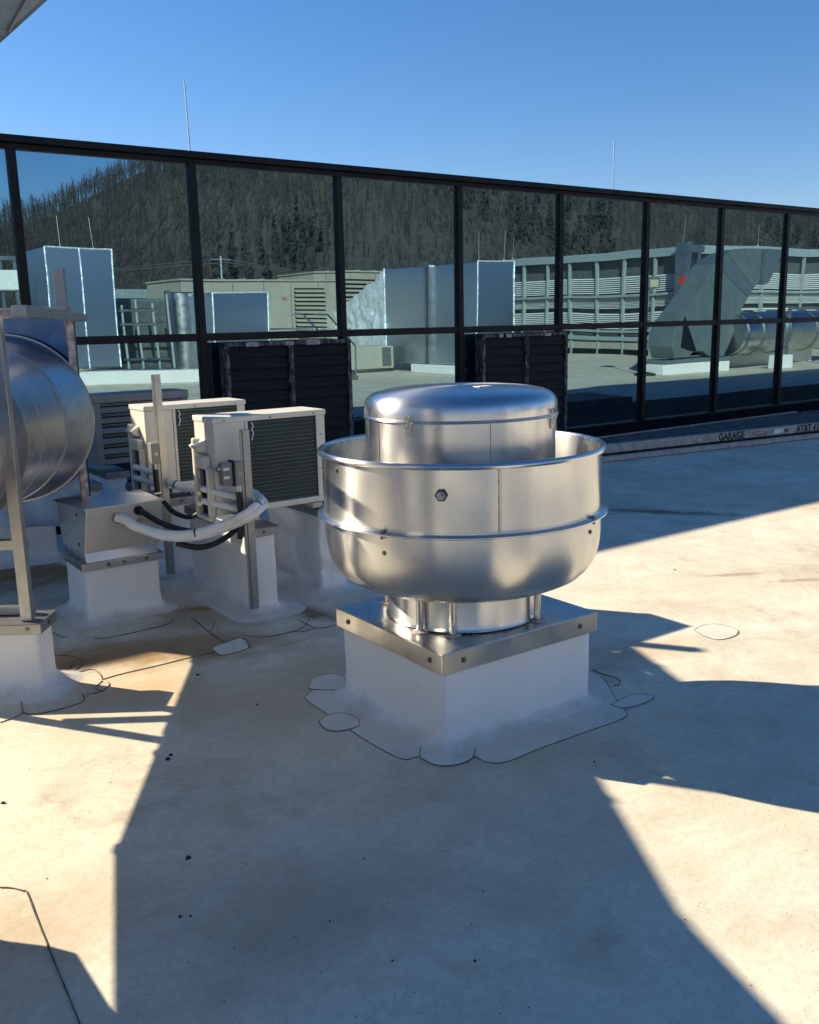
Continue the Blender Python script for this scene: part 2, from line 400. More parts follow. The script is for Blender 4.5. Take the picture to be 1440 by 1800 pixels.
def ribbon(pts, wd, z0, h=.0025, closed=False):
    P = [V((p.x, p.y, 0)) for p in pts]; L, R = [], []
    n = len(P)
    for i in range(n):
        a_ = P[(i - 1) % n] if closed else P[max(0, i - 1)]; b_ = P[(i + 1) % n] if closed else P[min(n - 1, i + 1)]
        t = (b_ - a_); t.normalize(); nn = V((-t.y, t.x, 0)); k = wd / 2 * (1 + .5 * noise.noise(P[i] * 23))
        L.append(P[i] + nn * k); R.append(P[i] - nn * k)
    mb = MB(); Z0, Z1 = V((0, 0, z0)), V((0, 0, z0 + h))
    rings = [[L[i] + Z0, R[i] + Z0, R[i] + Z1, L[i] + Z1] for i in range(n)]
    if closed: rings.append(rings[0])
    mb.loft(rings, True, not closed); return mb

# ================================================================== SETTING
roof = struct(MB().box(-45, 62, -16, 26, -.3, 0).build('roof', 'roof_membrane'))
# terrain: valley floor and the wooded hill behind the viewer (seen mirrored in the windows)
def hill_h(x, y):
    if y > -60: return -12
    k = min(1, (-60 - y) / 270); k = k * k * (3 - 2 * k)
    ridge = 41 + 33 * (1 / (1 + math.exp(-(x - 112) / 18))) + 16 * math.exp(-((x - 330) / 180) ** 2)
    ridge += 5 * noise.noise(V((x * .02, 3, 0))) + 2 * noise.noise(V((x * .07, 9, 0)))
    if x < 60: ridge -= (60 - x) * .06
    return -12 + (ridge - 2) * k + 2.5 * noise.noise(V((x * .03, y * .03, 0))) * k
vs, fs = [], []
xs = [-900, -500, -300, -200, -120] + [-80 + 12 * i for i in range(90)] + [1100, 1400, 2000]; ys = [-900, -600, -450, -400, -360] + [-340 + 10 * i for i in range(30)] + [0, 60, 200, 600, 1500]
for y in ys:
    for x in xs: vs.append((x, y, hill_h(x, y) if y > -340 else hill_h(x, -335) * max(0, 1 + (y + 340) / 700)))
nx = len(xs)
for j in range(len(ys) - 1):
    for i in range(nx - 1): fs.append((j * nx + i, j * nx + i + 1, (j + 1) * nx + i + 1, (j + 1) * nx + i))
struct(MB().add(vs, fs).build('terrain', 'leaf_litter_ground', smooth=True))
def forest():
    tv, tf = [], []; gv, gf = [], []
    R = random.Random(3)
    def tri(lst, lf, p, q, wd):
        d = (q - p); s_ = V((-d.y, d.x, 0));
        s_ = V((1, .2, 0)) if s_.length < .05 * d.length else s_
        s_ = s_.normalized() * wd; k = len(lst); lst += [p - s_, p + s_, q]; lf.append((k, k + 1, k + 2))
    n = 0
    while n < 24000:
        x = R.uniform(20, 720); y = -R.uniform(85, 340)
        if R.random() > (.25 + .75 * (-y - 85) / 255): continue
        z = hill_h(x, y); n += 1
        gm = noise.noise(V((x * .018, y * .018, 5)))
        if gm > .3 and y > -230 and R.random() < .2:
            h = R.uniform(5, 9); rr = h * .24
            for k in range(26):
                t = R.random(); a_ = R.uniform(0, 6.28); zz = h * (.1 + .85 * t); r_ = rr * (1 - t) + .15
                p = V((x, y, z + zz)); q = p + V((math.cos(a_) * r_, math.sin(a_) * r_, -.5 * r_)); tri(gv, gf, p + V((0, 0, .5)), q, .55 + R.random() * .4)
            continue
        h = R.uniform(5, 9.5); lean = V((R.uniform(-.03, .03), R.uniform(-.03, .03), 1)) * h
        p = V((x, y, z - .5)); k = len(tv); w_ = R.uniform(.06, .14)
        for a_ in (0, 2.1, 4.2): tv.append(p + V((math.cos(a_) * w_, math.sin(a_) * w_, 0)))
        for a_ in (0, 2.1, 4.2): tv.append(p + lean * .9 + V((math.cos(a_) * w_ * .3, math.sin(a_) * w_ * .3, 0)))
        tf += [(k, k + 1, k + 4, k + 3), (k + 1, k + 2, k + 5, k + 4), (k + 2, k, k + 3, k + 5)]
        for b in range(11):
            t = R.uniform(.3, .95); a_ = R.uniform(0, 6.28); bl = h * .33 * (1.15 - t) + .7
            s0 = p + lean * t; tip = s0 + V((math.cos(a_) * bl * .42, math.sin(a_) * bl * .42, bl * R.uniform(.6, 1.1)))
            tri(tv, tf, s0, tip, .05 + .04 * R.random())
            for c_ in range(2):
                u_ = R.uniform(.4, .9); b0 = s0.lerp(tip, u_); tri(tv, tf, b0, b0 + V((R.uniform(-.7, .7), R.uniform(-.7, .7), R.uniform(.3, 1.2))) * bl * .4, .045)
    def mk(nm, v_, f_, mt):
        me = bpy.data.meshes.new(nm); me.from_pydata([tuple(q) for q in v_], [], f_); me.materials.append(MATS[mt])
        o = bpy.data.objects.new(nm, me); COL.objects.link(o); o['kind'] = 'stuff'; return o
    o = mk('bare_woodland', tv, tf, 'bare_wood'); o['label'] = 'bare winter woodland covering the hill mirrored in the windows'
    o = mk('evergreen_clumps', gv, gf, 'evergreen'); o['label'] = 'dark evergreens among the bare trees on the mirrored hill'
forest()

# ================================================================== WINDOW WALL
WY = 9.83
X0 = 2.325; PW = 1.8235; K0, K1 = -5, 13        # mullion k stands at X0 + k*PW
mx = [X0 + k * PW for k in range(K0, K1)]
wall = thing('window_wall', 'long black framed wall of mirrored panes along the back of the roof', 'window wall', (mx[0], WY, 0))
XA, XB = mx[0] - .1, mx[-1] + .1
core = MB().box(XA, XB, WY + .12, WY + 1.6, 0, 3.385).build('wall_core', 'black_paint', wall)
MB().box(XA, XB, WY - .11, WY + 1.65, 3.39, 3.459).build('coping', 'black_paint', wall, bevel=.01)
for i in range(0, len(mx) - 1, 3):
    MB().box(mx[i] + .9 - .003, mx[i] + .9 + .003, WY - .113, WY + 1.0, 3.40, 3.461).build('coping_joint', 'vent_edge', wall)
MB().box(XA, XB, WY - .05, WY + .12, 3.335, 3.39).build('head_rail', 'black_paint', wall, bevel=.004)
MB().box(XA, XB, WY - .045, WY + .12, 1.475, 1.558).build('middle_rail', 'black_paint', wall, bevel=.004)
MB().box(XA, XB, WY - .09, WY + .12, -.02, .035).build('sill', 'black_paint', wall, bevel=.004)
m0 = None
for x in mx:
    if m0 is None: m0 = MB().box(x - .040, x + .040, WY - .055, WY + .11, .035, 3.335).build('mullion', 'black_paint', wall, bevel=.004)
    else: inst(m0, wall, (x - mx[0], 0, 0))
TIL = math.radians(.3)
def pane(x0, x1, z0, z1, k):
    # each pane is set a hair out of true, top edge leaning outwards
    R = random.Random(k * 7 + int(z0 * 3)); t = TIL + math.radians(R.uniform(-.05, .05)); yaw = math.radians(R.uniform(-.05, .05))
    mb = MB(); N = 1
    def P(x, z): return V((x, WY - math.tan(t) * (z - 1.6) + math.tan(yaw) * (x - (x0 + x1) / 2), z))
    a, b, c, d = P(x0, z0), P(x1, z0), P(x1, z1), P(x0, z1); back = V((0, .012, 0))
    mb.add([a, b, c, d, a + back, b + back, c + back, d + back], [(0, 1, 2, 3), (4, 7, 6, 5), (0, 4, 5, 1), (1, 5, 6, 2), (2, 6, 7, 3), (3, 7, 4, 0)])
    mb.build('glass_pane', 'mirror_glass', wall)
for k, x in enumerate(mx[:-1]):
    pane(x + .03, x + PW - .03, .02, 1.48, k); pane(x + .03, x + PW - .03, 1.555, 3.345, k + 40)
struct(MB().box(XA, XB, 7.6, WY - .1, 0.002, .012).build('base_flashing', 'black_mat'))

# two black boarded vents in front of the lower panes
def vent(x0, x1, label):
    t = thing('boarded_vent', label, 'vent', (x0, WY - .15, 0), 'black boarded vents in front of the lower panes')
    y0, y1 = WY - .26, WY - .1
    MB().box(x0 + .02, x1 - .02, y0 + .06, y1, .02, 1.42).build('backing', 'dark_void', t)
    fr = MB().box(x0, x0 + .05, y0, y1, .02, 1.45); fr.build('side_frame', 'vent_edge', t, bevel=.003)
    MB().box(x1 - .05, x1, y0, y1, .02, 1.45).build('side_frame', 'vent_edge', t, bevel=.003)
    xm = (x0 + x1) / 2; MB().box(xm - .03, xm + .03, y0 - .012, y1, .02, 1.405).build('centre_stile', 'vent_edge', t, bevel=.003)
    MB().box(x0 + .05, x1 - .05, y0 - .004, y1, 1.405, 1.45).build('top_rail', 'vent_edge', t, bevel=.003)
    b0 = None; R = random.Random(int(x0))
    for side in (0, 1):
        xa, xb = ((x0 + .055, xm - .035), (xm + .035, x1 - .055))[side]
        for j in range(11):
            z = .04 + j * .124
            b_ = MB().extr([(xa, y0 + .015, z), (xa, y0 + .045, z + .118), (xa, y0 + .06, z + .118), (xa, y0 + .035, z)], (xb - xa, 0, 0)).build('board', 'vent_black', t)
            b_.location.y = R.uniform(-.006, .004)
    for j in range(3):
        fx = R.uniform(x0 + .15, x1 - .3); MB().box(fx, fx + R.uniform(.08, .2), y0 - .012, y0 - .006, 1.40, 1.44 + R.uniform(0, .015)).build('peeling_strip', 'mastic', t)
    return t
vent(4.30, 5.93, 'black boarded vent with flaking edges directly behind the cream condenser')
vent(7.98, 9.56, 'black boarded vent with flaking edges rising behind the domed fan lid')

# lightning rods on the coping
def rod(x, y, z0, h, label, lean=0, grp='lightning rods on the window wall'):
    t = thing('lightning_rod', label, 'lightning rod', (x, y, z0), grp)
    MB().tube([(x, y, z0), (x + lean, y, z0 + h)], .009, 8).build('rod', 'rod_metal', t, smooth=True)
    MB().lathe([(.05, 0), (.05, .015), (.02, .03), (.012, .08)], 12, (x, y, z0), True).build('base', 'rod_metal', t)
rod(4.285, 10.13, 3.459, .785, 'thin lightning rod on the coping over the fan side of the second pane', -.012)
rod(11.04, 10.13, 3.459, .785, 'thin lightning rod on the coping towards the far right end', 0)

# ================================================================== DECKING AND MARKED BEAM by the wall
dk = thing('walkway_grating', 'dark ribbed walkway lying on the roof along the window wall', 'walkway', (8.0, 7.4, 0))
A, B_ = V((6.2, 7.62, 0)), V((13.4, 6.71, 0)); C_, D_ = V((6.2, 7.86, 0)), V((13.0, 7.96, 0))
MB().prism([(A.x, A.y + .06), (B_.x, B_.y + .06), (13.4, 7.95), (C_.x, C_.y)], .05, .165).build('deck_base', 'deck_grey', dk)
for j in range(46):
    t = j / 45; p = A.lerp(B_, t) + V((.02, .08, .17)); q = C_.lerp(D_, t) + V((0, 0, .17)); q = p.lerp(q, .97)
    MB().bar(p, q, .045, .02).build('slat', 'deck_grey', dk)
MB().bar(C_ + V((0, 0, .175)), V((12.75, 7.965, .175)), .03, .03).build('edge_rail', 'galvanised_dull', dk)
bm_ = thing('marked_beam', 'long weathered beam with stencilled writing along the walkway edge', 'beam', (8, 7.4, 0))
MB().bar(A + V((0, 0, .132)), B_ + V((0, 0, .132)), .09, .1).build('timber', 'weathered_wood', bm_, bevel=.004)
d = (B_ - A).normalized(); nrm = V((d.y, -d.x, 0))
def beam_M(px_x, z, sx=1):
    t = (px_x - A.x) / (B_.x - A.x); p = A.lerp(B_, t) + nrm * .0465 + V((0, 0, z))
    return Matrix(((d.x * sx, 0, nrm.x, p.x), (d.y * sx, 0, nrm.y, p.y), (0, 1, 0, p.z), (0, 0, 0, 1)))
text('GARAGE', .125, beam_M(9.76, .090, .92), 'ink', bm_)
text('AT&T 412', .125, beam_M(11.16, .090, .92), 'ink', bm_)
ov = []; M_ = beam_M(10.46, .132)
pts = [M_ @ V((.12 * math.cos(k / 24 * 6.283), .026 * math.sin(k / 24 * 6.283), .001)) for k in range(24)]
MB().tube(pts + [pts[0]], .0035, 6).build('oval_logo', 'ink', bm_)
MB().extr([M_ @ V((.072 * math.cos(k / 24 * 6.283), .013 * math.sin(k / 24 * 6.283), .001)) for k in range(24)], nrm * .001).build('oval_logo', 'galvanised_dull', bm_)
M_ = beam_M(10.74, .10)
MB().extr([M_ @ V(q) for q in ((0, 0, .001), (.17, 0, .001), (.17, .06, .001), (0, .06, .001))], nrm * .001).build('white_label', 'white_rubber', bm_)
text('NEI', .07, beam_M(10.93, .105, .8), 'ink', bm_)
lb = thing('loose_board', 'thin weathered board lying on the roof in front of the marked beam', 'board', (8, 7.3, 0))
MB().bar(A + nrm * .1 + V((-.1, 0, .035)), B_ + nrm * .16 + V((0, 0, .035)), .09, .055).build('plank', 'weathered_wood', lb, bevel=.004)
MB().bar(A + nrm * .02 + V((0, 0, .028)), B_ + nrm * .02 + V((0, 0, .028)), .06, .055).build('skid', 'dark_void', lb)

# ================================================================== ROOF EXHAUST FAN (hero)
FX, FY = 2.357, 2.972
fk = thing('fan_kerb', 'white membrane kerb with a sheet metal cap under the round exhaust fan', 'roof kerb', (FX, FY, 0))
bx = (1.972, 2.752, 2.606, 3.33)
kerb_mesh(*bx, .385, flare=.075, wr=.0022, fh=.055, rad=.012, seed=3, n=22).build('membrane_skirt', 'white_membrane', fk, smooth=True)
cx0, cx1, cy0, cy1 = 1.950, 2.768, 2.583, 3.35
cap_mesh(cx0, cx1, cy0, cy1, .315, .400).build('metal_cap', 'stainless_sheet', fk, bevel=.0025)
for p, n_ in (((cx0 + .10, cy0, .357), (0, -1, 0)), ((cx1 - .1, cy0, .357), (0, -1, 0)), ((cx0, cy0 + .08, .357), (-1, 0, 0)), ((cx0, cy1 - .1, .357), (-1, 0, 0))): screw(fk, p, n_, .008)
MB().tube([(cx0 - .001, cy0 - .001, .318), (cx0 - .001, cy0 - .001, .398)], .003, 6).build('corner_seam', 'mastic', fk)
for p0 in ([(2.0, 2.62, .30), (2.001, 2.619, .285), (2.006, 2.615, .275), (2.0, 2.617, .265)],):
    MB().tube(p0, .0022, 5).build('sealant_drip', 'sealant_line', fk)
# welded flaps and corner patches of the boot
def flat_patch(name, pxs, parent, z=.004, th=.0012, mat='patch_membrane', line=True, closed=True, lw=.003, pts=None):
    P = crv([gp(*q, z=0) for q in pxs + pxs[:1]], 6)[:-1] if pts is None else crv(pts + pts[:1], 6)[:-1]
    o = MB().prism([(p.x, p.y) for p in P], z, z + th).build(name, mat, parent)
    if line: ribbon(P, lw, z - .0006, th + .0012, closed=True).build('sealant_bead', 'sealant_line', parent)
    return o
flat_patch('boot_flange', [(552, 1212), (540, 1222), (540, 1232), (575, 1256), (640, 1300), (690, 1328), (715, 1336), (736, 1331), (785, 1338), (832, 1331), (855, 1340), (890, 1340), (945, 1318), (1020, 1291), (1095, 1264), (1101, 1252), (1088, 1238), (1040, 1180), (900, 1150), (700, 1150)], fk, z=.001, th=.0012, lw=.0028)
flat_patch('corner_patch', [(738, 1333), (742, 1310), (765, 1293), (800, 1290), (830, 1305), (833, 1330), (810, 1344), (770, 1347)], fk, z=.003, th=.0012, lw=.0026)
flat_patch('corner_patch', [(560, 1270), (578, 1258), (605, 1255), (628, 1264), (630, 1277), (600, 1286), (575, 1284)], fk, z=.003, th=.0012, lw=.0026)
flat_patch('corner_patch', [(543, 1212), (552, 1193), (590, 1186), (612, 1200), (600, 1212), (565, 1214)], fk, z=.003, th=.0012, lw=.0026)
flat_patch('corner_patch', [(1075, 1240), (1112, 1222), (1150, 1226), (1125, 1240), (1095, 1246)], fk, z=.003, th=.0012, lw=.0026)

fan = thing('exhaust_fan', 'big round spun aluminium exhaust fan with domed lid, on the white kerb', 'roof exhaust fan', (FX, FY, .40))
S = 128
def L(name, prof, mat='spun_aluminium', parent=fan, seg=S):
    return MB().lathe(prof, seg, (FX, FY, 0)).build(name, mat, parent, smooth=True, loc=None)
L('bowl', [(.574, .846), (.5745, .80), (.573, .755), (.567, .705), (.553, .655), (.53, .618), (.498, .588), (.455, .567), (.40, .556), (.345, .551), (.33, .556), (.33, .562), (.35, .558), (.40, .563), (.455, .574), (.495, .595), (.526, .624), (.549, .66), (.563, .71), (.569, .76), (.570, .846)])
L('flange', [(.572, .842), (.597, .843), (.6015, .846), (.6015, .850), (.597, .853), (.575, .856), (.575, .862), (.567, .862)])
L('windband', [(.5725, .862), (.5735, .98), (.5735, 1.098), (.568, 1.098), (.568, .98), (.567, .862)])
ring = []
for k in range(13):
    t = k / 12 * 2 * math.pi; ring.append((.580 + .0115 * math.cos(t), 1.104 + .0115 * math.sin(t)))
L('rolled_rim', ring)
L('motor_housing', [(.390, .60), (.391, .95), (.3915, 1.243), (.380, 1.243), (.380, .60)])
L('inner_floor', [(.386, .66), (.45, .63), (.52, .66), (.566, .74)])
lid = L('lid', [(.388, 1.240), (.396, 1.241), (.397, 1.244), (.3945, 1.247), (.3948, 1.268), (.3925, 1.290), (.385, 1.308), (.370, 1.323), (.345, 1.334), (.30, 1.343), (.22, 1.350), (.12, 1.354), (.05, 1.355), (.0, 1.355)], 'spun_cap')
L('lid_lip', [(.388, 1.234), (.3975, 1.235), (.399, 1.238), (.3975, 1.241), (.388, 1.2415)])
L('neck', [(.322, .402), (.326, .404), (.322, .409), (.319, .42), (.319, .56)])
L('neck_throat', [(.30, .402), (.30, .58)], 'dark_void')
def onR(r, px, py, z=None):
    # azimuth on the drum that lies in a given direction
    best = None
    for k in range(720):
        a_ = k / 720 * 6.28318; q = V((FX + r * math.cos(a_), FY + r * math.sin(a_), z)); d = q - EYE; dd = d.dot(CF)
        if (q - V((FX, FY, z))).dot(d) > 0: continue
        x_ = 720 + FPX * d.dot(CR) / dd
        if best is None or abs(x_ - px) < best[0]: best = (abs(x_ - px), a_)
    return best[1]
def rpt(r, a_, z): return V((FX + r * math.cos(a_), FY + r * math.sin(a_), z))
def vseam(r, a_, z0, z1, name='lap_seam', w_=.0035, mat='stainless_sheet', dr=.0012):
    n_ = V((math.cos(a_), math.sin(a_), 0)); t_ = V((-n_.y, n_.x, 0))
    p = rpt(r, a_, z0); q = rpt(r, a_, z1)
    MB().add([p - t_ * w_ + n_ * dr, p + t_ * w_ + n_ * dr, q + t_ * w_ + n_ * dr, q - t_ * w_ + n_ * dr, p - t_ * w_, p + t_ * w_, q + t_ * w_, q - t_ * w_],
             [(0, 1, 2, 3), (0, 4, 5, 1), (1, 5, 6, 2), (2, 6, 7, 3), (3, 7, 4, 0)]).build(name, mat, fan)
a_s = onR(.573, 876, 0, .98)
vseam(.5735, a_s, .863, 1.093, mat='mastic', w_=.0016)
vseam(.5735, a_s + .012, .863, 1.093, w_=.0050)
a_h = onR(.388, 862, 0, 1.15); vseam(.3915, a_h, .9, 1.233, mat='bolt', w_=.0012)
a_h = onR(.388, 668, 0, 1.15); vseam(.3915, a_h, .9, 1.233, mat='bolt', w_=.0008)
# black grommet with drain stub
a_g = onR(.573, 777, 0, 1.0); n_ = V((math.cos(a_g), math.sin(a_g), 0)); t_ = V((-n_.y, n_.x, 0)); g0 = rpt(.5735, a_g, 1.003)
pts = []
for k in range(6):
    t = k / 6 * 6.2832; pts.append(g0 + (t_ * math.cos(t) + V((0, 0, 1)) * math.sin(t)) * .0235)
gr = MB().extr(pts, n_ * .010).build('cable_gland', 'black_rubber', fan)
MB().tube([g0 + n_ * .009, g0 + n_ * .016, g0 + n_ * .0165, g0 + n_ * .045], .013, 16, True, lambda t: 1.25 if t < .5 else .8).build('stub', 'galvanised_dull', gr, smooth=True)
# clamps of the lid
def clamp(px, name='latch'):
    a_ = onR(.39, px, 0, 1.23); n_ = V((math.cos(a_), math.sin(a_), 0)); t_ = V((-n_.y, n_.x, 0)); Z = V((0, 0, 1))
    M_ = Matrix(((t_.x, n_.x, 0, rpt(.3915, a_, 1.24).x), (t_.y, n_.y, 0, rpt(.3915, a_, 1.24).y), (0, 0, 1, 1.24), (0, 0, 0, 1)))
    o = MB().box(-.012, .012, .001, .006, -.052, -.010, M_).build(name, 'stainless_sheet', fan, bevel=.001)
    MB().box(-.010, .010, .006, .013, -.040, -.016, M_).build('latch_lever', 'galvanised', o, bevel=.001)
    MB().tube([M_ @ V(q) for q in ((-.009, .012, -.02), (-.010, .019, .0), (-.006, .017, .022), (.006, .017, .022), (.010, .019, 0), (.009, .012, -.02))], .0018, 6).build('latch_bail', 'stainless_sheet', o)
    MB().box(-.010, .010, .004, .013, .008, .026, M_).build('latch_hook', 'stainless_sheet', o, bevel=.001)
    return M_
clamp(720); clamp(969)
for dx in (-1, 1):
    a_ = onR(.39, 969, 0, 1.23); q = rpt(.405, a_, 1.25)
    MB().tube([q, q + V((.014 * dx, -.01, .02))], .002, 5).build('tie_end', 'black_rubber', fan)
# bolts on flange and bowl
for px, z, r in ((672, .86, .585), (1044, .86, .585)):
    a_ = onR(r, px, 0, z); p = rpt(r, a_, .853); MB().tube([p, p + V((0, 0, .009))], .009, 8).build('bolt', 'bolt', fan); MB().tube([rpt(r, a_, .842), rpt(r, a_, .830)], .006, 8).build('bolt', 'bolt', fan)
for px, z in ((676, .775), (1037, .80), (592, 1.06)):
    a_ = onR(.573, px, 0, z); n_ = V((math.cos(a_), math.sin(a_), 0)); p = rpt(.5725 if z > .79 else .5715, a_, z); MB().tube([p, p + n_ * .003, p + n_ * .0031, p + n_ * .008], .010, 10, True, lambda t: 1 if t < .4 else .6).build('rivet', 'bolt', fan)
# support pipes
for ax_ in (onR(.345, 738, 0, .42), onR(.345, 796, 0, .42), onR(.345, 945, 0, .42), 1.2, 2.2):
    x, y = FX + .345 * math.cos(ax_), FY + .345 * math.sin(ax_)
    o = MB().tube([(x, y, .401), (x, y, .575)], .0145, 16).build('support_pipe', 'stainless_sheet', fan, smooth=True)
    MB().lathe([(.034, .401), (.03, .406), (.017, .409)], 20, (x, y, 0), True).build('pipe_foot', 'mastic', o)
MB().box(FX - .03, FX + .035, FY - .16, FY - .12, 1.3535, 1.3555).build('sticker', 'white_rubber', fan)

# ================================================================== CONDENSERS on kerbs
UX0, UX1 = 2.015, 2.712; UY0, UD = 4.70, .27; UZ0, UZ1 = .585, 1.128
def make_unit():
    t = thing('condenser', 'cream air conditioner condenser nearest the exhaust fan, sunlit on its piping side', 'condenser', (UX0, UY0, UZ0), 'cream condensers standing in a row on white kerbs')
    x0, x1, y0, y1, z0, z1 = UX0, UX1, UY0, UY0 + UD, UZ0, UZ1
    MB().box(x0 - .006, x1 + .006, y0 - .008, y1 + .006, z1 - .032, z1).build('top_cover', 'cream_paint', t, bevel=.006)
    MB().box(x0, x1, y0, y1, z0, z0 + .035).build('base_pan', 'cream_paint', t, bevel=.004)
    MB().box(x0, x1, y1 - .012, y1, z0 + .035, z1 - .032).build('front_panel', 'cream_paint', t, bevel=.003)
    MB().box(x0, x0 + .185, y0, y0 + .01, z0 + .035, z1 - .032).build('service_panel', 'cream_paint', t, bevel=.004)
    MB().box(x0 + .187, x0 + .205, y0 - .002, y0 + .01, z0 + .035, z1 - .032).build('panel_trim', 'cream_paint', t, bevel=.002)
    MB().box(x1 - .058, x1, y0, y0 + .01, z0 + .035, z1 - .032).build('corner_panel', 'cream_paint', t, bevel=.004)
    MB().box(x1 - .006, x1, y0 + .01, y1 - .012, z0 + .035, z1 - .032).build('end_panel', 'coil_dark', t)
    MB().box(x0, x0 + .006, y0 + .01, y1 - .012, z0 + .035, z1 - .032).build('side_panel', 'cream_paint', t)
    MB().box(x0 + .21, x1 - .06, y0 + .012, y0 + .03, z0 + .035, z1 - .034).build('coil', 'coil_dark', t)
    f0 = None; n = 21; zz0, zz1 = z0 + .045, z1 - .045
    for k in range(n):
        z = zz0 + (zz1 - zz0) * k / (n - 1)
        if f0 is None: f0 = MB().box(x0 + .212, x1 - .062, y0 + .004, y0 + .013, z - .0015, z + .0015).build('coil_rib', 'fin_metal', t)
        else: inst(f0, t, (0, 0, z - zz0))
    # moulded service cover on the left end
    cv = MB(); yy0, yy1 = y0 + .055, y0 + .225; X = x0 - .045
    cv.extr([(x0, yy0 + .06, z1 - .13), (x0, yy1, z1 - .13), (x0, yy1, z0 + .0), (x0, yy0 - .02, z0 + .0), (x0, yy0 - .02, z0 + .30), (x0, yy0 + .06, z0 + .34)], (-.001, 0, 0))
    cv.build('end_plate', 'cream_paint', t)
    MB().box(X, x0 - .001, yy1 - .035, yy1, z0 - .03, z0 + .42).build('service_cover', 'cream_paint', t, bevel=.010)
    MB().box(X, x0 - .001, yy0 - .03, yy0 - .005, z0 - .01, z0 + .27).build('service_cover', 'cream_paint', t, bevel=.010)
    MB().box(X, x0 - .001, yy0 - .03, yy1 - .036, z0 - .035, z0 - .008).build('service_cover', 'cream_paint', t, bevel=.008)
    MB().box(X, x0 - .001, yy0 - .004, yy1 - .036, z0 + .255, z0 + .33).build('service_cover', 'cream_paint', t, bevel=.012)
    MB().extr([(X - .012, yy1 - .11, z1 - .165), (x0, yy1 - .11, z1 - .13), (x0, yy1 - .11, z1 - .20), (X + .01, yy1 - .11, z1 - .195)], (0, .12, 0)).build('handle', 'cream_paint', t, bevel=.006)
    MB().box(x0 - .012, x0 - .002, yy0 - .004, yy1 - .036, z0 - .008, z0 + .255).build('valve_recess', 'dark_void', t)
    for zz in (.06, .12):
        MB().tube([(x0 - .02, yy0 + .1, z0 + zz), (x0 - .06, yy0 + .06, z0 + zz)], .012, 10).build('valve', 'galvanised', t, smooth=True)
    MB().box(x0 - .03, x0 - .012, yy0 + .10, yy0 + .14, z0 + .16, z0 + .24).build('terminal_block', 'grey_and_shaded_cream', t)
    for k in range(3): screw(t, (x0 + .06 + k * .28, y0 - .008, z1 - .018), (0, -1, 0), .003)
    for zz in (z0 + .2, z0 + .4): screw(t, (x1 - .03, y0, zz), (0, -1, 0), .003)
    # thermistor clip
    MB().tube([(x0 + .225, y0 - .004, z1 - .04), (x0 + .232, y0 - .012, z1 - .06), (x0 + .222, y0 - .012, z1 - .08), (x0 + .232, y0 - .01, z1 - .10), (x0 + .222, y0 - .004, z1 - .14)], .004, 6).build('sensor_clip', 'white_rubber', t)
    for xx in (x0 + .17, x1 - .08):
        MB().box(xx - .03, xx + .03, y0 - .02, y1 + .02, z0 - .03, z0).build('mounting_foot', 'galvanised_dull', t)
    return t
u1 = make_unit()
u2 = copy_tree(u1, (-.005, 1.06, .002), 'shaded cream condenser in the middle of the row, behind the tall upright channel')

# farthest unit shows its louvred front
u3 = thing('louvred_condenser', 'farthest condenser with wide dark louvres, half hidden by the round duct', 'condenser', (2.07, 7.0, .585), 'cream condensers standing in a row on white kerbs')
x0, x1, y0, y1, z0, z1 = 2.06, 2.80, 7.0, 7.3, .60, 1.125
MB().box(x0, x1, y0 + .03, y1, z0, z1 - .05).build('body', 'grey_and_shaded_cream', u3, bevel=.005)  # cream casing with its shade put into the colour
MB().box(x0 - .01, x1 + .01, y0 - .005, y1 + .01, z1 - .05, z1 + .012).build('top_cover', 'grey_and_shaded_cream', u3, bevel=.006)
for xx in (x0, x1 - .05): MB().box(xx, xx + .05, y0, y0 + .03, z0, z1 - .05).build('frame_post', 'grey_and_shaded_cream', u3, bevel=.003)
MB().box(x0 + .05, x1 - .05, y0 + .02, y0 + .029, z0, z1 - .05).build('dark_grille', 'dark_void', u3)
for k in range(6):
    z = z0 + .01 + k * .078
    MB().extr([(x0 + .05, y0 - .004, z + .004), (x0 + .05, y0 + .018, z + .040), (x0 + .05, y0 + .022, z + .036), (x0 + .05, y0 + .000, z)], (x1 - x0 - .1, 0, 0)).build('louvre', 'grey_and_shaded_cream', u3)
    for q in range(2): MB().box(x0 + .05, x1 - .05, y0 + .01, y0 + .014, z + .054 + q * .010, z + .057 + q * .010).build('guard_wire', 'galvanised_dull', u3)

def kerb(x0, x1, y0, y1, h, label, wr=.003, seed=0, flare=.11, cap=True, ct=.05, M=None, loc=None, capm='galvanised_dull', over=.018, group='white kerbs under the condensers', fh=.075, scr=True):
    t = thing('equipment_kerb', label, 'roof kerb', loc or ((x0 + x1) / 2, (y0 + y1) / 2, 0), group)
    kerb_mesh(x0, x1, y0, y1, h - .012, flare=flare, wr=wr, seed=seed, M=M, fh=fh).build('membrane_skirt', 'white_membrane', t, smooth=True)
    if cap:
        cap_mesh(x0 - over, x1 + over, y0 - over, y1 + over, h - ct, h, M).build('metal_cap', capm, t, bevel=.002)
        if scr:
            p = V(((x0 + x1) / 2, y0 - over, h - ct / 2)); nn = V((0, -1, 0))
            if M: p = M @ p; nn = M.to_3x3() @ nn
            screw(t, p, nn, .007)
    return t
kerb(2.17, 2.325, 4.64, 5.55, .50, 'wrinkled white kerb under the left end of the nearest condenser', wr=.007, seed=1, flare=.15)
kerb(2.69, 2.88, 4.78, 5.5, .53, 'deeply wrinkled white kerb just left of the exhaust fan bowl', wr=.022, seed=5, flare=.12)
kerb(2.16, 2.31, 5.83, 6.65, .51, 'white kerb under the left end of the middle condenser', wr=.004, seed=9)
kerb(2.62, 2.77, 5.83, 6.65, .51, 'white kerb under the right end of the middle condenser', wr=.004, seed=11)
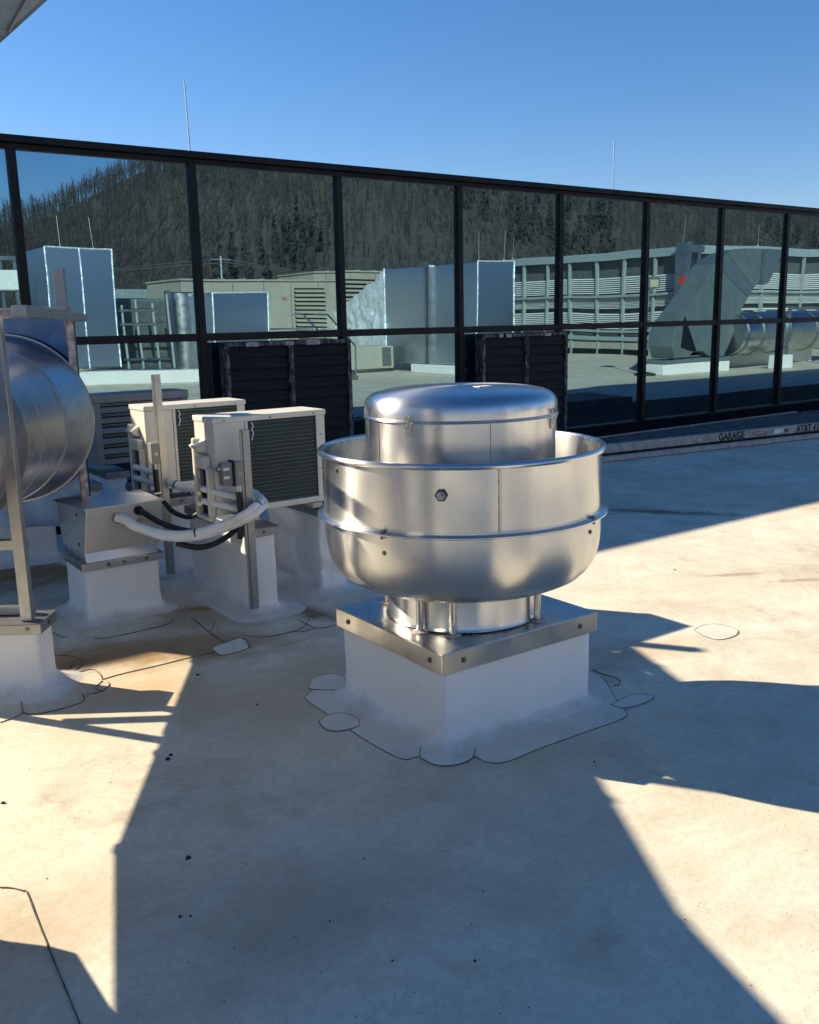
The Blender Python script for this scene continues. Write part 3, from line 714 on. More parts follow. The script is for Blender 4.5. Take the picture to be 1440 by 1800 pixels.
kerb(2.12, 2.27, 7.0, 7.6, .55, 'white kerb under the left end of the farthest condenser', wr=.004, seed=13)
kerb(2.6, 2.75, 7.0, 7.6, .55, 'white kerb under the right end of the farthest condenser', wr=.004, seed=15)
kerb(1.72, 1.92, 6.55, 6.8, .55, 'small capped white kerb between the louvred condenser and the steel junction box', wr=.003, seed=17, flare=.1)
# black bearing block on the wrinkled kerb
tag(MB().box(2.655, 2.80, 4.72, 4.86, .532, .566).build('bearing_block', 'black_rubber', None, bevel=.004, loc=(2.73, 4.77, .53)), 'black rubber block under the right foot of the nearest condenser', 'block')

# upright strut channels with switch boxes and conduit
def strut(x, y, ztop, label):
    t = thing('upright_channel', label, 'strut', (x, y, 0), 'upright slotted steel channels beside the condensers')
    w_ = .041
    MB().box(x + .001, x + w_, y - .003, y, .06, ztop).box(x + w_ - .003, x + w_, y, y + w_, .06, ztop).box(x + .001, x + .004, y, y + w_, .06, ztop).box(x + .004, x + .014, y + w_ - .003, y + w_, .06, ztop).box(x + .028, x + w_ - .003, y + w_ - .003, y + w_, .06, ztop).build('channel', 'strut_metal', t)
    MB().box(x - .016, x - .001, y + .003, y + .006, .06, ztop).build('back_channel', 'galvanised_dull', t)
    return t
s1 = strut(2.118, 4.56, 1.065, 'short upright channel carrying a grey box beside the nearest condenser')
s2 = strut(2.025, 5.58, 1.335, 'tall upright channel standing in front of the middle condenser')
def switch(p, label, label2, clear=True):
    x, y, z = p
    t = thing('switch_box', label, 'electrical box', p, 'electrical boxes on the upright channels')
    MB().box(x - .05, x, y - .012, y + .05, z, z + .13).build('steel_box', 'grey_and_shaded_cream', t, bevel=.004)
    MB().tube([(x - .022, y - .012, z + .062), (x - .022, y - .0145, z + .062)], .013, 16).build('knockout', 'galvanised_dull', t)
    if clear:
        MB().box(x - .062, x - .052, y - .018, y + .055, z - .002, z + .14).build('gasket', 'black_rubber', t, bevel=.003)
        b = MB().box(x - .125, x - .062, y - .012, y + .05, z + .004, z + .134).build('smoked_cover', 'clear_plastic', t, bevel=.012)
        for q in (.045, .09): MB().box(x - .118, x - .085, y - .0135, y - .0115, z + q, z + q + .014).build('warning_label', 'white_rubber', b)
        MB().tube([(x - .15, y + .01, z + .10), (x - .125, y + .01, z + .10)], .014, 12).build('gland', 'galvanised', t, smooth=True)
    g = MB().tube([(x - .025, y + .015, z), (x - .025, y + .015, z - .035)], .019, 14).build('conduit_fitting', 'galvanised', t, smooth=True)
    c = thing('flexible_conduit', label2, 'conduit', (x - .025, y + .015, z - .03))
    MB().tube(crv([(x - .025, y + .015, z - .03), (x - .025, y + .015, z - .10), (x - .022, y + .012, z - .2), (x - .028, y + .03, z - .30)]), .0165, 12).build('hose', 'black_rubber', c, smooth=True)
    MB().tube([(x - .05, y + .0, z - .19), (x + .0, y + .0, z - .188)], .012, 8).build('hose_clamp', 'galvanised', c, smooth=True)
switch((2.110, 4.56, .768), 'grey steel box with smoked plastic cover on the short channel', 'black flexible conduit dropping from the smoked plastic cover box')
switch((2.018, 5.58, .785), 'plain grey steel box on the tall channel', 'black flexible conduit dropping from the plain grey box', clear=False)

# junction hood on its kerb
jk = kerb(1.375, 1.80, 5.10, 5.50, .345, 'squat white kerb carrying the steel junction hood', wr=.003, seed=21, capm='stainless_sheet', ct=.045, over=.022, group=None, flare=.09)
screw(jk, (1.50, 5.078, .322), (0, -1, 0), .008); screw(jk, (1.72, 5.078, .322), (0, -1, 0), .008)
jb = thing('junction_hood', 'sloping stainless steel hood with three hose holes, on a squat kerb', 'junction box', (1.6, 5.3, .345))
ztop = .652; zb = .346
F = [(1.41, 5.055, ztop), (1.835, 5.055, ztop)]
MB().box(1.385, 1.79, 5.095, 5.47, zb, zb + .052).build('base_collar', 'hood_steel', jb, bevel=.002)
MB().loft([[V((1.375, 5.083, zb + .05)), V((1.80, 5.083, zb + .05)), V((1.80, 5.46, zb + .05)), V((1.36, 5.46, zb + .05))], [V((1.40, 5.06, ztop - .006)), V((1.828, 5.06, ztop - .006)), V((1.828, 5.44, ztop - .006)), V((1.338, 5.44, ztop - .006))]]).build('hood_body', 'hood_steel', jb, bevel=.003)
MB().extr([(1.386, 5.045, ztop - .006), (1.838, 5.045, ztop - .006), (1.838, 5.455, ztop - .006), (1.325, 5.455, ztop - .006)], (0, 0, .010)).build('top_plate', 'hood_steel', jb, bevel=.002)
MB().extr([(1.375, 5.083, zb + .056), (1.375, 5.062, zb + .006), (1.375, 5.066, zb + .004), (1.375, 5.087, zb + .054)], (.40, 0, 0)).build('drip_flange', 'hood_steel', jb)
def yhood(z): return 5.083 + (5.06 - 5.083) * (z - zb - .05) / (ztop - zb - .056)
for (px, py) in ((208, 912), (243, 897)):
    p = up(px, py, 5.066); n0 = V((0, -1, 0))
    MB().tube([p, p + n0 * .015], .026, 16).build('grommet', 'dark_void', jb, smooth=True)
p = up(245, 916, 5.066); MB().tube([p, p + V((0, -.008, 0))], .019, 16).build('knockout', 'galvanised_dull', jb, smooth=True)
for (px, py) in ((135, 905), (140, 957), (117, 965)):
    d_ = CR * ((px - 720) / FPX) - CU * ((py - 900) / FPX) + CF; p = EYE + d_ * (1.365 / d_.x); screw(jb, p, (-1, 0, 0), .008)

# insulated line sets and conduits
def hose(name, label, cat, pts, r, mat, ties=(), seg=14, par=None, sub=10):
    P = crv(pts, sub); t = thing(name, label, cat, P[0])
    MB().tube(P, r, seg, True, (lambda q: 1 + .035 * math.sin(q * 260)) if mat == 'black_rubber' else (lambda q: 1 + .03 * noise.noise(V((q * 40, r * 99, 1))))).build('hose', mat, t, smooth=True)
    for i in ties:
        p = P[int(i * (len(P) - 1))]; q = P[int(i * (len(P) - 1)) + 1]; d_ = (q - p).normalized()
        MB().tube([p - d_ * .004, p + d_ * .004], r * 1.75 if par else r * 1.12, 16).build('cable_tie', 'black_rubber', t, smooth=True)
    return t
a0 = up(207, 910, 5.05)
base = [a0, a0 + V((.03, -.06, -.010)), up(240, 926, 4.93), up(290, 940, 4.86), up(345, 938, 4.76), up(395, 922, 4.64), up(430, 906, 4.50), up(452, 889, 4.48), up(459, 880, 4.60), up(446, 868, 4.70), up(425, 862, 4.74)]
hose('insulated_line', 'white taped refrigerant line sweeping from the hood round the short channel', 'refrigerant line', base, .027, 'white_tape', (.40, .70))
hose('insulated_line', 'second white taped line lying along the front of the first one', 'refrigerant line', [p + V((.012, -.018, -.014 if i > 2 else -.008)) for i, p in enumerate(base)], .022, 'white_tape')
b0 = up(246, 897, 5.05)
hose('flexible_conduit', 'ribbed black conduit running from the hood behind the white lines', 'conduit', [b0, up(285, 920, 4.95), up(330, 933, 4.88), up(370, 935, 4.80), up(400, 920, 4.78)], .0165, 'black_rubber')
hose('flexible_conduit', 'black conduit sagging under the white lines to the short channel', 'conduit', [up(310, 955, 4.86), up(350, 962, 4.80), up(385, 952, 4.74), up(418, 925, 4.70), up(425, 880, 4.66)], .0165, 'black_rubber')
hose('flexible_conduit', 'black conduit curving from behind the hood to the middle kerb', 'conduit', [up(288, 882, 5.3), up(305, 900, 5.2), up(330, 909, 5.1), up(350, 903, 5.0), up(365, 899, 4.95)], .015, 'black_rubber')
hose('insulated_line', 'short white insulated line entering the nearest condenser above the other', 'refrigerant line', [(1.965, 4.79, .735), (2.05, 4.66, .705), (2.16, 4.585, .675), (2.19, 4.60, .63)], .019, 'white_rubber')
hose('insulated_line', 'short white insulated line entering the nearest condenser at the bottom', 'refrigerant line', [(1.965, 4.79, .665), (2.05, 4.66, .64), (2.16, 4.585, .605), (2.19, 4.60, .57)], .019, 'white_rubber')
hose('insulated_line', 'white line running behind the tall channel towards the nearest condenser', 'refrigerant line', [up(282, 838, 5.68), up(300, 848, 5.55), up(325, 857, 5.45), up(350, 857, 5.35), up(375, 850, 5.3)], .026, 'white_tape', (.35,))
hose('insulated_line', 'shaded white line entering the middle condenser above the other', 'refrigerant line', [(1.95, 5.85, .74), (2.0, 5.72, .72), (2.04, 5.62, .69), (2.05, 5.60, .65)], .019, 'white_rubber')
hose('insulated_line', 'shaded white line entering the middle condenser at the bottom', 'refrigerant line', [(1.95, 5.85, .67), (2.0, 5.72, .65), (2.04, 5.62, .62), (2.05, 5.60, .58)], .019, 'white_rubber')

# ================================================================== ROUND DUCT on stands (left), its plenum and blower
AX1, AX2 = math.radians(59.5), math.radians(72)
E1 = V((1.153, 5.545, 1.13)); K1_ = E1 - V((math.cos(AX1), math.sin(AX1), 0)) * 2.03
E2 = K1_ - V((math.cos(AX2), math.sin(AX2), 0)) * 1.75
dt = thing('round_duct', 'large round galvanised duct running past on the left', 'duct', (E1.x, E1.y, .66))
def ductseg(p, q, r, name='duct_section', ext=0):
    dr = (q - p).normalized(); return MB().tube([p - dr * ext, q + dr * ext], r, 64, True).build(name, 'duct_metal', dt, smooth=True)
RP = .418
def hoop(p, dr, r, w_, name='ring_seam', mat='galvanised'):
    MB().tube([p - dr * w_ / 2, p + dr * w_ / 2], r, 64, True).build(name, mat, dt, smooth=True)
d1 = (E1 - K1_).normalized()
ductseg(K1_, E1, RP)
hoop(E1, d1, RP + .056, .008, 'end_flange'); hoop(E1 - d1 * .36, d1, RP + .007, .006, 'ring_seam')
hoop(E1 - d1 * 1.1, d1, RP + .003, .17, 'mastic_band', 'mastic_grey'); hoop(E1 - d1 * 1.36, d1, RP + .006, .006); hoop(E1 - d1 * .78, d1, RP + .002, .003)
MB().tube([E1 - d1 * .36, E1 - d1 * .004], RP + .048, 64, True, lambda t: (RP + .002) / (RP + .048) if t < .5 else 1).build('duct_cone', 'duct_metal', dt, smooth=True)
hoop(K1_, d1, RP + .006, .015, 'joint_flange')
ductseg(E2, K1_, RP, ext=.0)
# plenum box beyond the duct
d1n = V((-d1.y, d1.x, 0))      # to the left of the duct axis
def DP(along, side, z): return E1 + d1 * along + d1n * side + V((0, 0, z - 1.13))
pl = thing('duct_plenum', 'blue reflecting sheet metal plenum box behind the end of the round duct', 'plenum', DP(.3, 0, .45))
pz0, pz1 = .50, 1.705
MB().add([DP(.03, -.37, pz0), DP(.03, .9, pz0), DP(.17, .9, pz0), DP(.17, -.37, pz0), DP(.03, -.37, pz1), DP(.03, .9, pz1), DP(.17, .9, pz1), DP(.17, -.37, pz1),
          DP(.045, .15, (pz0 + pz1) / 2)], [(0, 3, 2, 1), (4, 5, 6, 7), (3, 0, 4, 7), (1, 2, 6, 5), (2, 3, 7, 6), (0, 1, 8), (1, 5, 8), (5, 4, 8), (4, 0, 8)]).build('box', 'blue_sheet', pl)
MB().add([DP(a_, b_, c_) for c_ in (pz0, 1.5) for b_ in (.15, .85) for a_ in (.175, .5)], [(0, 1, 3, 2), (4, 6, 7, 5), (0, 4, 5, 1), (2, 3, 7, 6), (0, 2, 6, 4), (1, 5, 7, 3)]).build('rear_box', 'blue_sheet', pl)
MB().bar(DP(.02, -.376, pz0), DP(.02, -.376, pz1), .03, .04).build('corner_strip', 'mastic', pl)
MB().bar(DP(.012, -.39, pz1 + .002), DP(.012, .9, pz1 + .002), .05, .045).build('top_strip', 'mastic', pl)
MB().bar(DP(.0, -.39, pz1 + .03), DP(.0, .9, pz1 + .03), .08, .014).build('top_flange', 'galvanised_dull', pl)
# support frame over the duct
fm = thing('duct_support', 'steel channel frame holding up the far end of the round duct', 'duct support', DP(.1, -.4, 0))
q1 = up(145, 559, 5.72); q0 = q1 - V((math.cos(math.radians(68)), math.sin(math.radians(68)), 0)) * 2.2; q0.z = q1.z
MB().bar(q0, q1, .05, .042).build('top_channel', 'strut_metal', fm, bevel=.002)
p = up(110, 550, 5.75); MB().bar((p.x, p.y, 0.3), (p.x, p.y, 1.97), .06, .06, V((.4, .9, 0))).build('rear_post', 'galvanised_dull', fm, bevel=.002)
MB().bar(DP(.35, -.4, .47), DP(.35, 1.0, .47), .06, .06).build('cross_channel', 'strut_metal', fm)
kk = thing('duct_kerb', 'long shaded white kerb behind the steel hood, under the plenum', 'roof kerb', (1.3, 6.7, 0))
Mk = Matrix.Translation((1.64, 6.74, 0)) @ Matrix.Rotation(math.radians(-10), 4, 'Z')
kerb_mesh(-1.6, 0, 0, .5, .46, flare=.1, wr=.003, seed=31, M=Mk).build('membrane_skirt', 'white_membrane', kk, smooth=True)
cap_mesh(-1.62, .02, -.02, .52, .44, .485, Mk).build('metal_cap', 'galvanised_dull', kk)

# near stand: kerb + posts
SA = math.radians(-34)
sk = thing('stand_kerb', 'white kerb with metal cap at the left edge carrying the duct stand', 'roof kerb', (.7, 4.2, 0))
Ms = Matrix.Translation((.905, 4.165, 0)) @ Matrix.Rotation(SA, 4, 'Z')
kerb_mesh(-.95, -.02, .02, .19, .322, flare=.12, wr=.003, seed=41, M=Ms, fh=.09).build('membrane_skirt', 'white_membrane', sk, smooth=True)
cap_mesh(-.97, 0, 0, .21, .285, .334, Ms).build('metal_cap', 'galvanised_dull', sk, bevel=.002)
screw(sk, Ms @ V((-.06, 0, .31)), Ms.to_3x3() @ V((0, -1, 0)), .007); screw(sk, Ms @ V((0, .1, .31)), Ms.to_3x3() @ V((1, 0, 0)), .007)
st = thing('duct_stand', 'pale steel stand with an upright post in front of the round duct', 'duct support', (.7, 4.2, .334))
cpos = Ms @ V((-.075, .06, 0))
MB().bar((cpos.x, cpos.y, .336), (cpos.x, cpos.y, 1.68), .046, .050, V((math.cos(SA), math.sin(SA), 0))).build('post', 'strut_metal', st, bevel=.002)
lpos = Ms @ V((-.92, .11, 0)); MB().bar((lpos.x, lpos.y, .336), (lpos.x, lpos.y, 1.60), .046, .050, V((math.cos(SA), math.sin(SA), 0))).build('post', 'strut_metal', st, bevel=.002)
for zz, hh in ((.356, .038), (.665, .045)):
    MB().bar(Ms @ V((-.95, .155, zz)), Ms @ V((-.08, .155, zz)), .04, hh).build('cross_channel', 'strut_metal', st, bevel=.002)
# unseen kerb block shaped for its shadow, and the blower beside the viewer
s3 = thing('stand_kerb', 'unseen white kerb block shaped to cast the lower left shadow', 'roof kerb', (-.3, 2.8, 0))
M3 = Matrix.Translation((.03, 2.97, 0)) @ Matrix.Rotation(math.radians(-38), 4, 'Z')
shadow_outline = [(.03, 2.97), (-.7, 3.75), (-1.4, 3.0), (-.6, 2.0), (.045, 2.1), (.04, 2.69)]  # outline added out of view, drawn from the edges of its shadow
MB().prism([(x * .985 - .02, (y - 2.8) * .98 + 2.8) for x, y in shadow_outline], 0, .40).build('membrane_skirt', 'white_membrane', s3, bevel=.02)
MB().prism(shadow_outline, .401, .45).build('metal_cap', 'galvanised_dull', s3, bevel=.003)
bl = thing('duct_blower', 'grey scroll blower at the near end of the round duct, elbow overhead', 'blower', (E2.x, E2.y, .3))
d2 = (K1_ - E2).normalized(); d2n = V((-d2.y, d2.x, 0))
def scroll(c, axis, side, R_, wd, hup, mat, parent):
    pts = []
    for k in range(28):
        t = k / 27 * math.radians(270); rr = R_ * (.78 + .22 * k / 27); a_ = math.radians(0) - t
        pts.append(c + side * rr * math.cos(a_) + V((0, 0, 1)) * rr * math.sin(a_))
    pts.append(c - side * .0 + V((0, 0, hup))); pts.append(c + side * R_ * .78 + V((0, 0, hup)))
    return MB().extr([p - axis * wd / 2 for p in pts], axis * wd).build('scroll_housing', mat, parent, bevel=.004)
cB = E2 - d2 * .35 + V((0, 0, .05)) + d2n * .1
scroll(cB, d2, d2n, .72, .6, 1.25, 'galvanised', bl)
MB().box(-.5, .5, -.35, .35, 0, .34, Matrix.Translation((cB.x, cB.y, 0)) @ Matrix.Rotation(AX2, 4, 'Z') @ Matrix.Rotation(math.pi / 2, 4, 'Z')).build('base', 'white_membrane', bl)
# overhead elbow reaching out of frame: faceted sheet with standing seams
o1 = V((.585, 2.93, 2.40)); o2 = V((.72, 2.55, 2.92))
eb = thing('overhead_elbow', 'faceted sheet metal duct elbow hanging in the upper left corner', 'duct', (-.4, 2.5, 2.3))
prof = [gp(-40, 95, 2.38), V((0, 0, 0)), V((0, 0, 0))]
c0 = EYE + (CR * ((0 - 720) / FPX) - CU * ((68 - 900) / FPX) + CF) * 3.05
c1 = EYE + (CR * ((78 - 720) / FPX) - CU * ((-3 - 900) / FPX) + CF) * 3.05
dirn = (c1 - c0); cm = c0 - dirn * .9; ce = c1 + dirn * 1.3 + V((0, 0, .0))
lft = V((-1, .1, .12)).normalized() * .75
f1 = c0.lerp(c1, -.05)
# lower strip and upper panel separated by a standing seam
mid_l = f1 + lft * .0 ; s_a = EYE + (CR * ((14 - 720) / FPX) - CU * ((54 - 900) / FPX) + CF) * 3.04; s_b = EYE + (CR * ((46 - 720) / FPX) - CU * ((-2 - 900) / FPX) + CF) * 3.0
s_c = s_a + (s_b - s_a) * 3; up_l = V((-.5, .15, .9)).normalized() * .9
depth = V((-.1, .55, .1))
MB().extr([cm, s_a, s_c, ce], depth).build('elbow_gore', 'blue_galv', eb)
MB().extr([cm + V((-.6, 0, 0)), cm, s_a, s_c, s_c + V((-1.2, 0, .2)), cm + V((-1.2, 0, .9))], depth).build('elbow_gore', 'blue_galv', eb)
MB().bar(s_a, s_c, .012, .012).build('standing_seam', 'galvanised_dull', eb)
MB().bar(cm, ce, .014, .014).build('edge_seam', 'galvanised_dull', eb)
MB().bar(cm + V((-.3, .3, .1)), cB + V((0, 0, 1.2)), .5, .5).build('riser', 'blue_galv', eb)

# ================================================================== EQUIPMENT BEHIND AND TO THE RIGHT (seen mirrored in the panes)
def foil_box(x0, x1, y0, y1, z0, z1, label, group='foil wrapped duct boxes', mat='foil_smooth', rods=0, nm='foil_duct', parent=None):
    t = parent or thing(nm, label, 'duct', ((x0 + x1) / 2, (y0 + y1) / 2, z0), group)
    MB().box(x0, x1, y0, y1, z0, z1).build('wrapped_box', mat, t, bevel=.03)
    for (xx, yy) in ((x0, y1), (x1, y1), (x0, y0)):
        MB().tube([(xx, yy, z0 + (z1 - z0) * k / 16) for k in range(17)], .022, 6, True, lambda q: 1 + .5 * noise.noise(V((q * 9, xx, yy)))).build('edge_tape', 'foil_wrap', t)
    MB().tube([(x0 + (x1 - x0) * k / 10, y1, z1) for k in range(11)], .022, 6).build('edge_tape', 'foil_wrap', t)
    return t
fb = foil_box(6.67, 8.47, -8.6, -6.0, .42, 3.68, 'tall foil wrapped duct box mirrored in the leftmost big pane')
MB().tube([(7.6, -5.985, .42), (7.58, -5.985, 3.68)], .02, 6).build('centre_seam', 'foil_wrap', fb)
rod(7.2, -6.4, 3.68, .85, 'left one of two thin rods on the tall foil box', 0, 'rods mirrored in the panes'); rod(8.1, -6.4, 3.68, .85, 'right one of two thin rods on the tall foil box', -.05, 'rods mirrored in the panes')
def wkerb(x0, x1, y0, y1, h, label, mat='white_membrane'):
    o = MB().box(x0, x1, y0, y1, 0, h).build('mirrored_kerb', mat, None, bevel=.02, loc=((x0 + x1) / 2, (y0 + y1) / 2, 0)); tag(o, label, 'roof kerb', 'white kerbs mirrored in the panes')
wkerb(4.6, 10.9, -5.6, -5.1, .36, 'long low white kerb mirrored below the tall foil box')
# frames and tank between boxes
fr = thing('pipe_rack', 'grey steel pipe rack mirrored right of the tall foil box', 'pipe rack', (9, -6.3, 0))
for x_, h_ in ((8.75, 2.15), (9.15, 2.3), (9.62, 2.2), (10.05, 2.45)): MB().tube([(x_, -6.2, .36), (x_ - .03, -6.2, h_)], .035, 8).build('upright', 'screen_steel', fr)
for z_ in (.62, 1.25, 1.62, 2.0): MB().tube([(8.6, -6.15, z_), (9.9 - .2 * (z_ > 1.9), -6.15, z_ + .02)], .035, 8).build('rail', 'galvanised', fr)
MB().box(8.7, 10.0, -6.5, -6.3, .36, .5).build('base_channel', 'galvanised', fr)
tk = thing('vertical_duct', 'shiny upright round duct mirrored beside the pipe rack', 'duct', (10.9, -7, 0)); MB().lathe([(.45, .3), (.45, 2.5), (.42, 2.53)], 40, (10.85, -7.2, 0), True).build('drum', 'duct_metal', tk, smooth=True)
MB().box(10.1, 10.25, -6.6, -6.45, .3, 2.55).build('bracket', 'galvanised', tk)
cb = thing('dark_cabinet', 'dark panelled cabinet mirrored behind the pipe rack', 'cabinet', (9.5, -8, 0)); MB().box(8.7, 10.4, -8.3, -7.3, .3, 2.35).build('body', 'green_grey_paint', cb, bevel=.02)
for k in range(4): MB().box(8.72 + k * .42, 9.08 + k * .42, -7.3, -7.28, .4, 2.25).build('door', 'screen_dark', cb)
# small foil box 2
foil_box(11.2, 12.95, -7.4, -6.0, .5, 2.50, 'low foil wrapped duct box mirrored in front of the beige unit')
# beige air handler
def ahu(x0, x1, y0, y1, z1, label, louv, letter=None):
    t = thing('air_handler', label, 'air handler', ((x0 + x1) / 2, (y0 + y1) / 2, 0), 'beige air handlers mirrored in the panes')
    MB().box(x0, x1, y0, y1, .4, z1).build('casing', 'ahu_beige', t, bevel=.02)
    MB().box(x0 - .05, x1 + .05, y0, y1 + .06, z1, z1 + .06).build('roof_panel', 'ahu_beige', t, bevel=.01)
    MB().box(x0, x1, y0 + .1, y1 - .1, 0, .4).build('base', 'white_membrane', t)
    k = x0 + .6
    while k < x1: MB().box(k - .02, k + .02, y1 - .5, y1 + .05, z1 + .06, z1 + .09).build('roof_rib', 'ahu_beige', t); k += .7
    for (a_, b_, c_, d_) in louv:
        MB().box(a_, b_, y1, y1 + .012, c_, d_).build('louvre_opening', 'dark_void', t)
        n_ = 12
        for j in range(n_):
            z = c_ + (d_ - c_) * j / n_; MB().extr([(a_, y1 + .012, z + .06), (a_, y1 + .10, z), (a_, y1 + .10, z + .03), (a_, y1 + .012, z + .09)], (b_ - a_, 0, 0)).build('louvre_blade', 'ahu_beige', t)
    for j in range(int((x1 - x0) / 1.1)): MB().box(x0 + 1.1 * j + .5, x0 + 1.1 * j + .52, y1 + .001, y1 + .008, .5, z1 - .05).build('panel_joint', 'screen_dark', t)
    if letter:
        M_ = Matrix(((-1, 0, 0, letter[1]), (0, 0, 1, y1 + .015), (0, 1, 0, letter[2]), (0, 0, 0, 1))); text(letter[0], .2, M_, 'red_paint', t)
    return t
ahu(11.6, 17.35, -12, -9, 2.95, 'long beige air handler with a tall louvre bank, mirrored left of the foil elbow', [(15.55, 16.75, 1.0, 2.72)], ('IIH', 15.25, 2.30))
ahu(17.5, 22, -14, -11, 3.35, 'second beige air handler peeping over the foil elbow in the mirror', [(18.3, 20.5, 1.2, 3.1)])
# platform with railing and stairs
rl = thing('platform_rail', 'galvanised handrail of the platform mirrored before the beige air handler', 'handrail', (14, -7.5, 0))
for z_ in (1.15, 1.35): MB().tube([(12.9, -7.6, z_), (16.9, -7.6, z_)], .028, 8).build('rail', 'galvanised', rl)
for k in range(6): MB().tube([(12.95 + .78 * k, -7.6, .3), (12.95 + .78 * k, -7.6, 1.35)], .028, 8).build('rail_post', 'galvanised', rl)
sr = thing('access_stairs', 'short galvanised stair flight mirrored at the foot of the foil elbow', 'stairs', (13.6, -2.2, 0))
for k in range(5): MB().box(13.05, 13.75, -2.75 - .25 * k, -2.5 - .25 * k, .17 * k + .1, .17 * k + .14).build('tread', 'galvanised', sr)
for x_ in (13.0, 13.8):
    MB().bar((x_, -2.3, .02), (x_, -3.8, .95), .04, .16).build('stringer', 'galvanised', sr)
    MB().tube([(x_, -2.35, .0), (x_, -2.35, .95), (x_, -3.8, 1.8), (x_, -4.6, 1.8)], .025, 8).build('handrail', 'galvanised', sr)
# foil elbow and long duct
ld_ = thing('foil_duct', 'long foil wrapped duct with crinkled elbow mirrored in the centre panes', 'duct', (17.3, -3, 0), 'foil wrapped duct boxes')
foil_box(17.06, 18.42, -5.75, -1.0, .30, 3.2, '', parent=ld_)
MB().box(16.95, 17.06, -3.5, -3.38, 0, 3.3).build('support_channel', 'galvanised', ld_); MB().box(16.95, 17.06, -3.3, -3.2, 0, 3.25).build('support_channel', 'galvanised', ld_)
rings = []
for k in range(31):
    t = k / 30; y_ = -5.75 - 3.2 * t; top = 3.15 - 1.25 * (t ** .8); bot = .30 + .25 * t
    ring = []
    for j in range(72):
        a_ = j / 72 * 2 * math.pi; cx_, cz_ = 17.7, (top + bot) / 2; hx_, hz_ = .66 * (1 - .1 * t), (top - bot) / 2
        ca, sa = math.cos(a_), math.sin(a_); mm = max(abs(ca), abs(sa)); q = V((cx_ + hx_ * ca / mm, y_, cz_ + hz_ * sa / mm))
        wn = noise.noise(V((q.x * 2.5, q.y * 3.5, q.z * 3))) * .12 + noise.noise(q * 5) * .10; ring.append(q + V((ca, 0, sa)) * wn)
    rings.append(ring)
MB().loft(rings).build('crinkled_elbow', 'foil_wrap', ld_, smooth=True)
wkerb(16.9, 18.6, -4.2, -.9, .28, 'white kerb mirrored under the long foil duct')
rod(17.6, -1.6, 3.2, .9, 'left rod on the foil duct end in the mirror', 0, 'rods mirrored in the panes'); rod(18.3, -1.3, 3.2, .9, 'right rod on the foil duct end in the mirror', 0, 'rods mirrored in the panes')
cbx = thing('control_cabinet', 'grey control cabinet mirrored low under the long foil duct', 'cabinet', (16.2, -5, 0)); MB().box(15.3, 16.8, -5.8, -5.0, .12, .85).build('body', 'ahu_beige', cbx, bevel=.02); MB().box(16.4, 16.7, -5.0, -4.98, .2, .8).build('door', 'screen_dark', cbx)

# louvred equipment screen
def screen(P, Q, ht, label, nb, inward):
    P, Q = V(P), V(Q); d_ = (Q - P); Ln = d_.length; d_.normalize(); nn = V(inward)
    t = thing('louvred_screen', label, 'equipment screen', P, 'louvred screen walls mirrored in the panes')
    def slab(z0, z1, off, th, mat, name, a0=0, a1=None):
        a1 = Ln if a1 is None else a1
        p = P + d_ * a0; q = P + d_ * a1
        return MB().extr([p + nn * off + V((0, 0, z0)), p + nn * (off + th) + V((0, 0, z0)), p + nn * (off + th) + V((0, 0, z1)), p + nn * off + V((0, 0, z1))], q - p).build(name, mat, t)
    slab(.0, ht, -.25, .02, 'screen_dark', 'back_sheet')
    slab(ht - .32, ht, .0, .14, 'screen_steel', 'top_fascia')
    for z0 in (ht * .255, ht * .585, ): slab(z0 - .10, z0, .02, .14, 'screen_steel', 'beam')
    slab(0.0, .24, .02, .05, 'black_paint', 'base_strip'); slab(.24, .55, .01, .03, 'ahu_beige', 'low_panel'); slab(.62, .80, .02, .12, 'screen_steel', 'beam')
    for (z0, z1) in ((ht * .265, ht * .42), (ht * .46, ht * .625 - .25), (ht * .60, ht * .76)):
        n_ = 8
        for j in range(n_):
            z = z0 + (z1 - z0) * j / n_; hgt = (z1 - z0) / n_ * .56
            p, q = P, Q
            MB().extr([p + nn * -.10 + V((0, 0, z + hgt)), p + nn * -.02 + V((0, 0, z)), p + nn * -.01 + V((0, 0, z + .01)), p + nn * -.09 + V((0, 0, z + hgt + .01))], q - p).build('slat', 'louver_light', t)
    for k in range(nb + 1):
        p = P + d_ * (Ln * k / nb); MB().bar(p + nn * .03 + V((0, 0, .0)), p + nn * .03 + V((0, 0, ht - .3)), .12, .10, d_).build('stud', 'screen_steel', t)
    return t
screen((29.9, -4, 0), (29.9, -27, 0), 4.2, 'long louvred screen wall mirrored in the middle right panes', 15, (-1, 0, 0))
screen((29.9, -4, 0), (52, -4, 0), 4.2, 'louvred screen wall mirrored behind the green blower at far right', 14, (0, 1, 0))
screen((7.6, -13.5, 0), (13.5, -14.5, 0), 2.85, 'short louvred screen mirrored above the pipe rack', 6, (0, 1, 0))
bp_ = thing('corner_post', 'heavy galvanised corner column of the louvred screen', 'post', (29.7, -3.8, 0))
MB().box(29.3, 29.55, -4.1, -3.6, 0, 4.3).build('column', 'galvanised', bp_); MB().box(29.9, 30.1, -3.85, -3.6, 0, 4.2).build('column', 'galvanised', bp_)
for z_ in (1.0, 2.3, 3.9): MB().box(29.2, 30.2, -3.8, -3.55, z_, z_ + .25).build('gusset', 'galvanised', bp_)
br = thing('diagonal_brace', 'diagonal steel brace mirrored beside the foil duct box', 'brace', (27, -20, 0))
MB().box(29.3, 29.7, -19.2, -18.9, 0, 4.1).build('post', 'galvanised', br); MB().bar((29.4, -19, 2.6), (27.2, -20.5, .1), .25, .2).build('strut', 'galvanised', br)
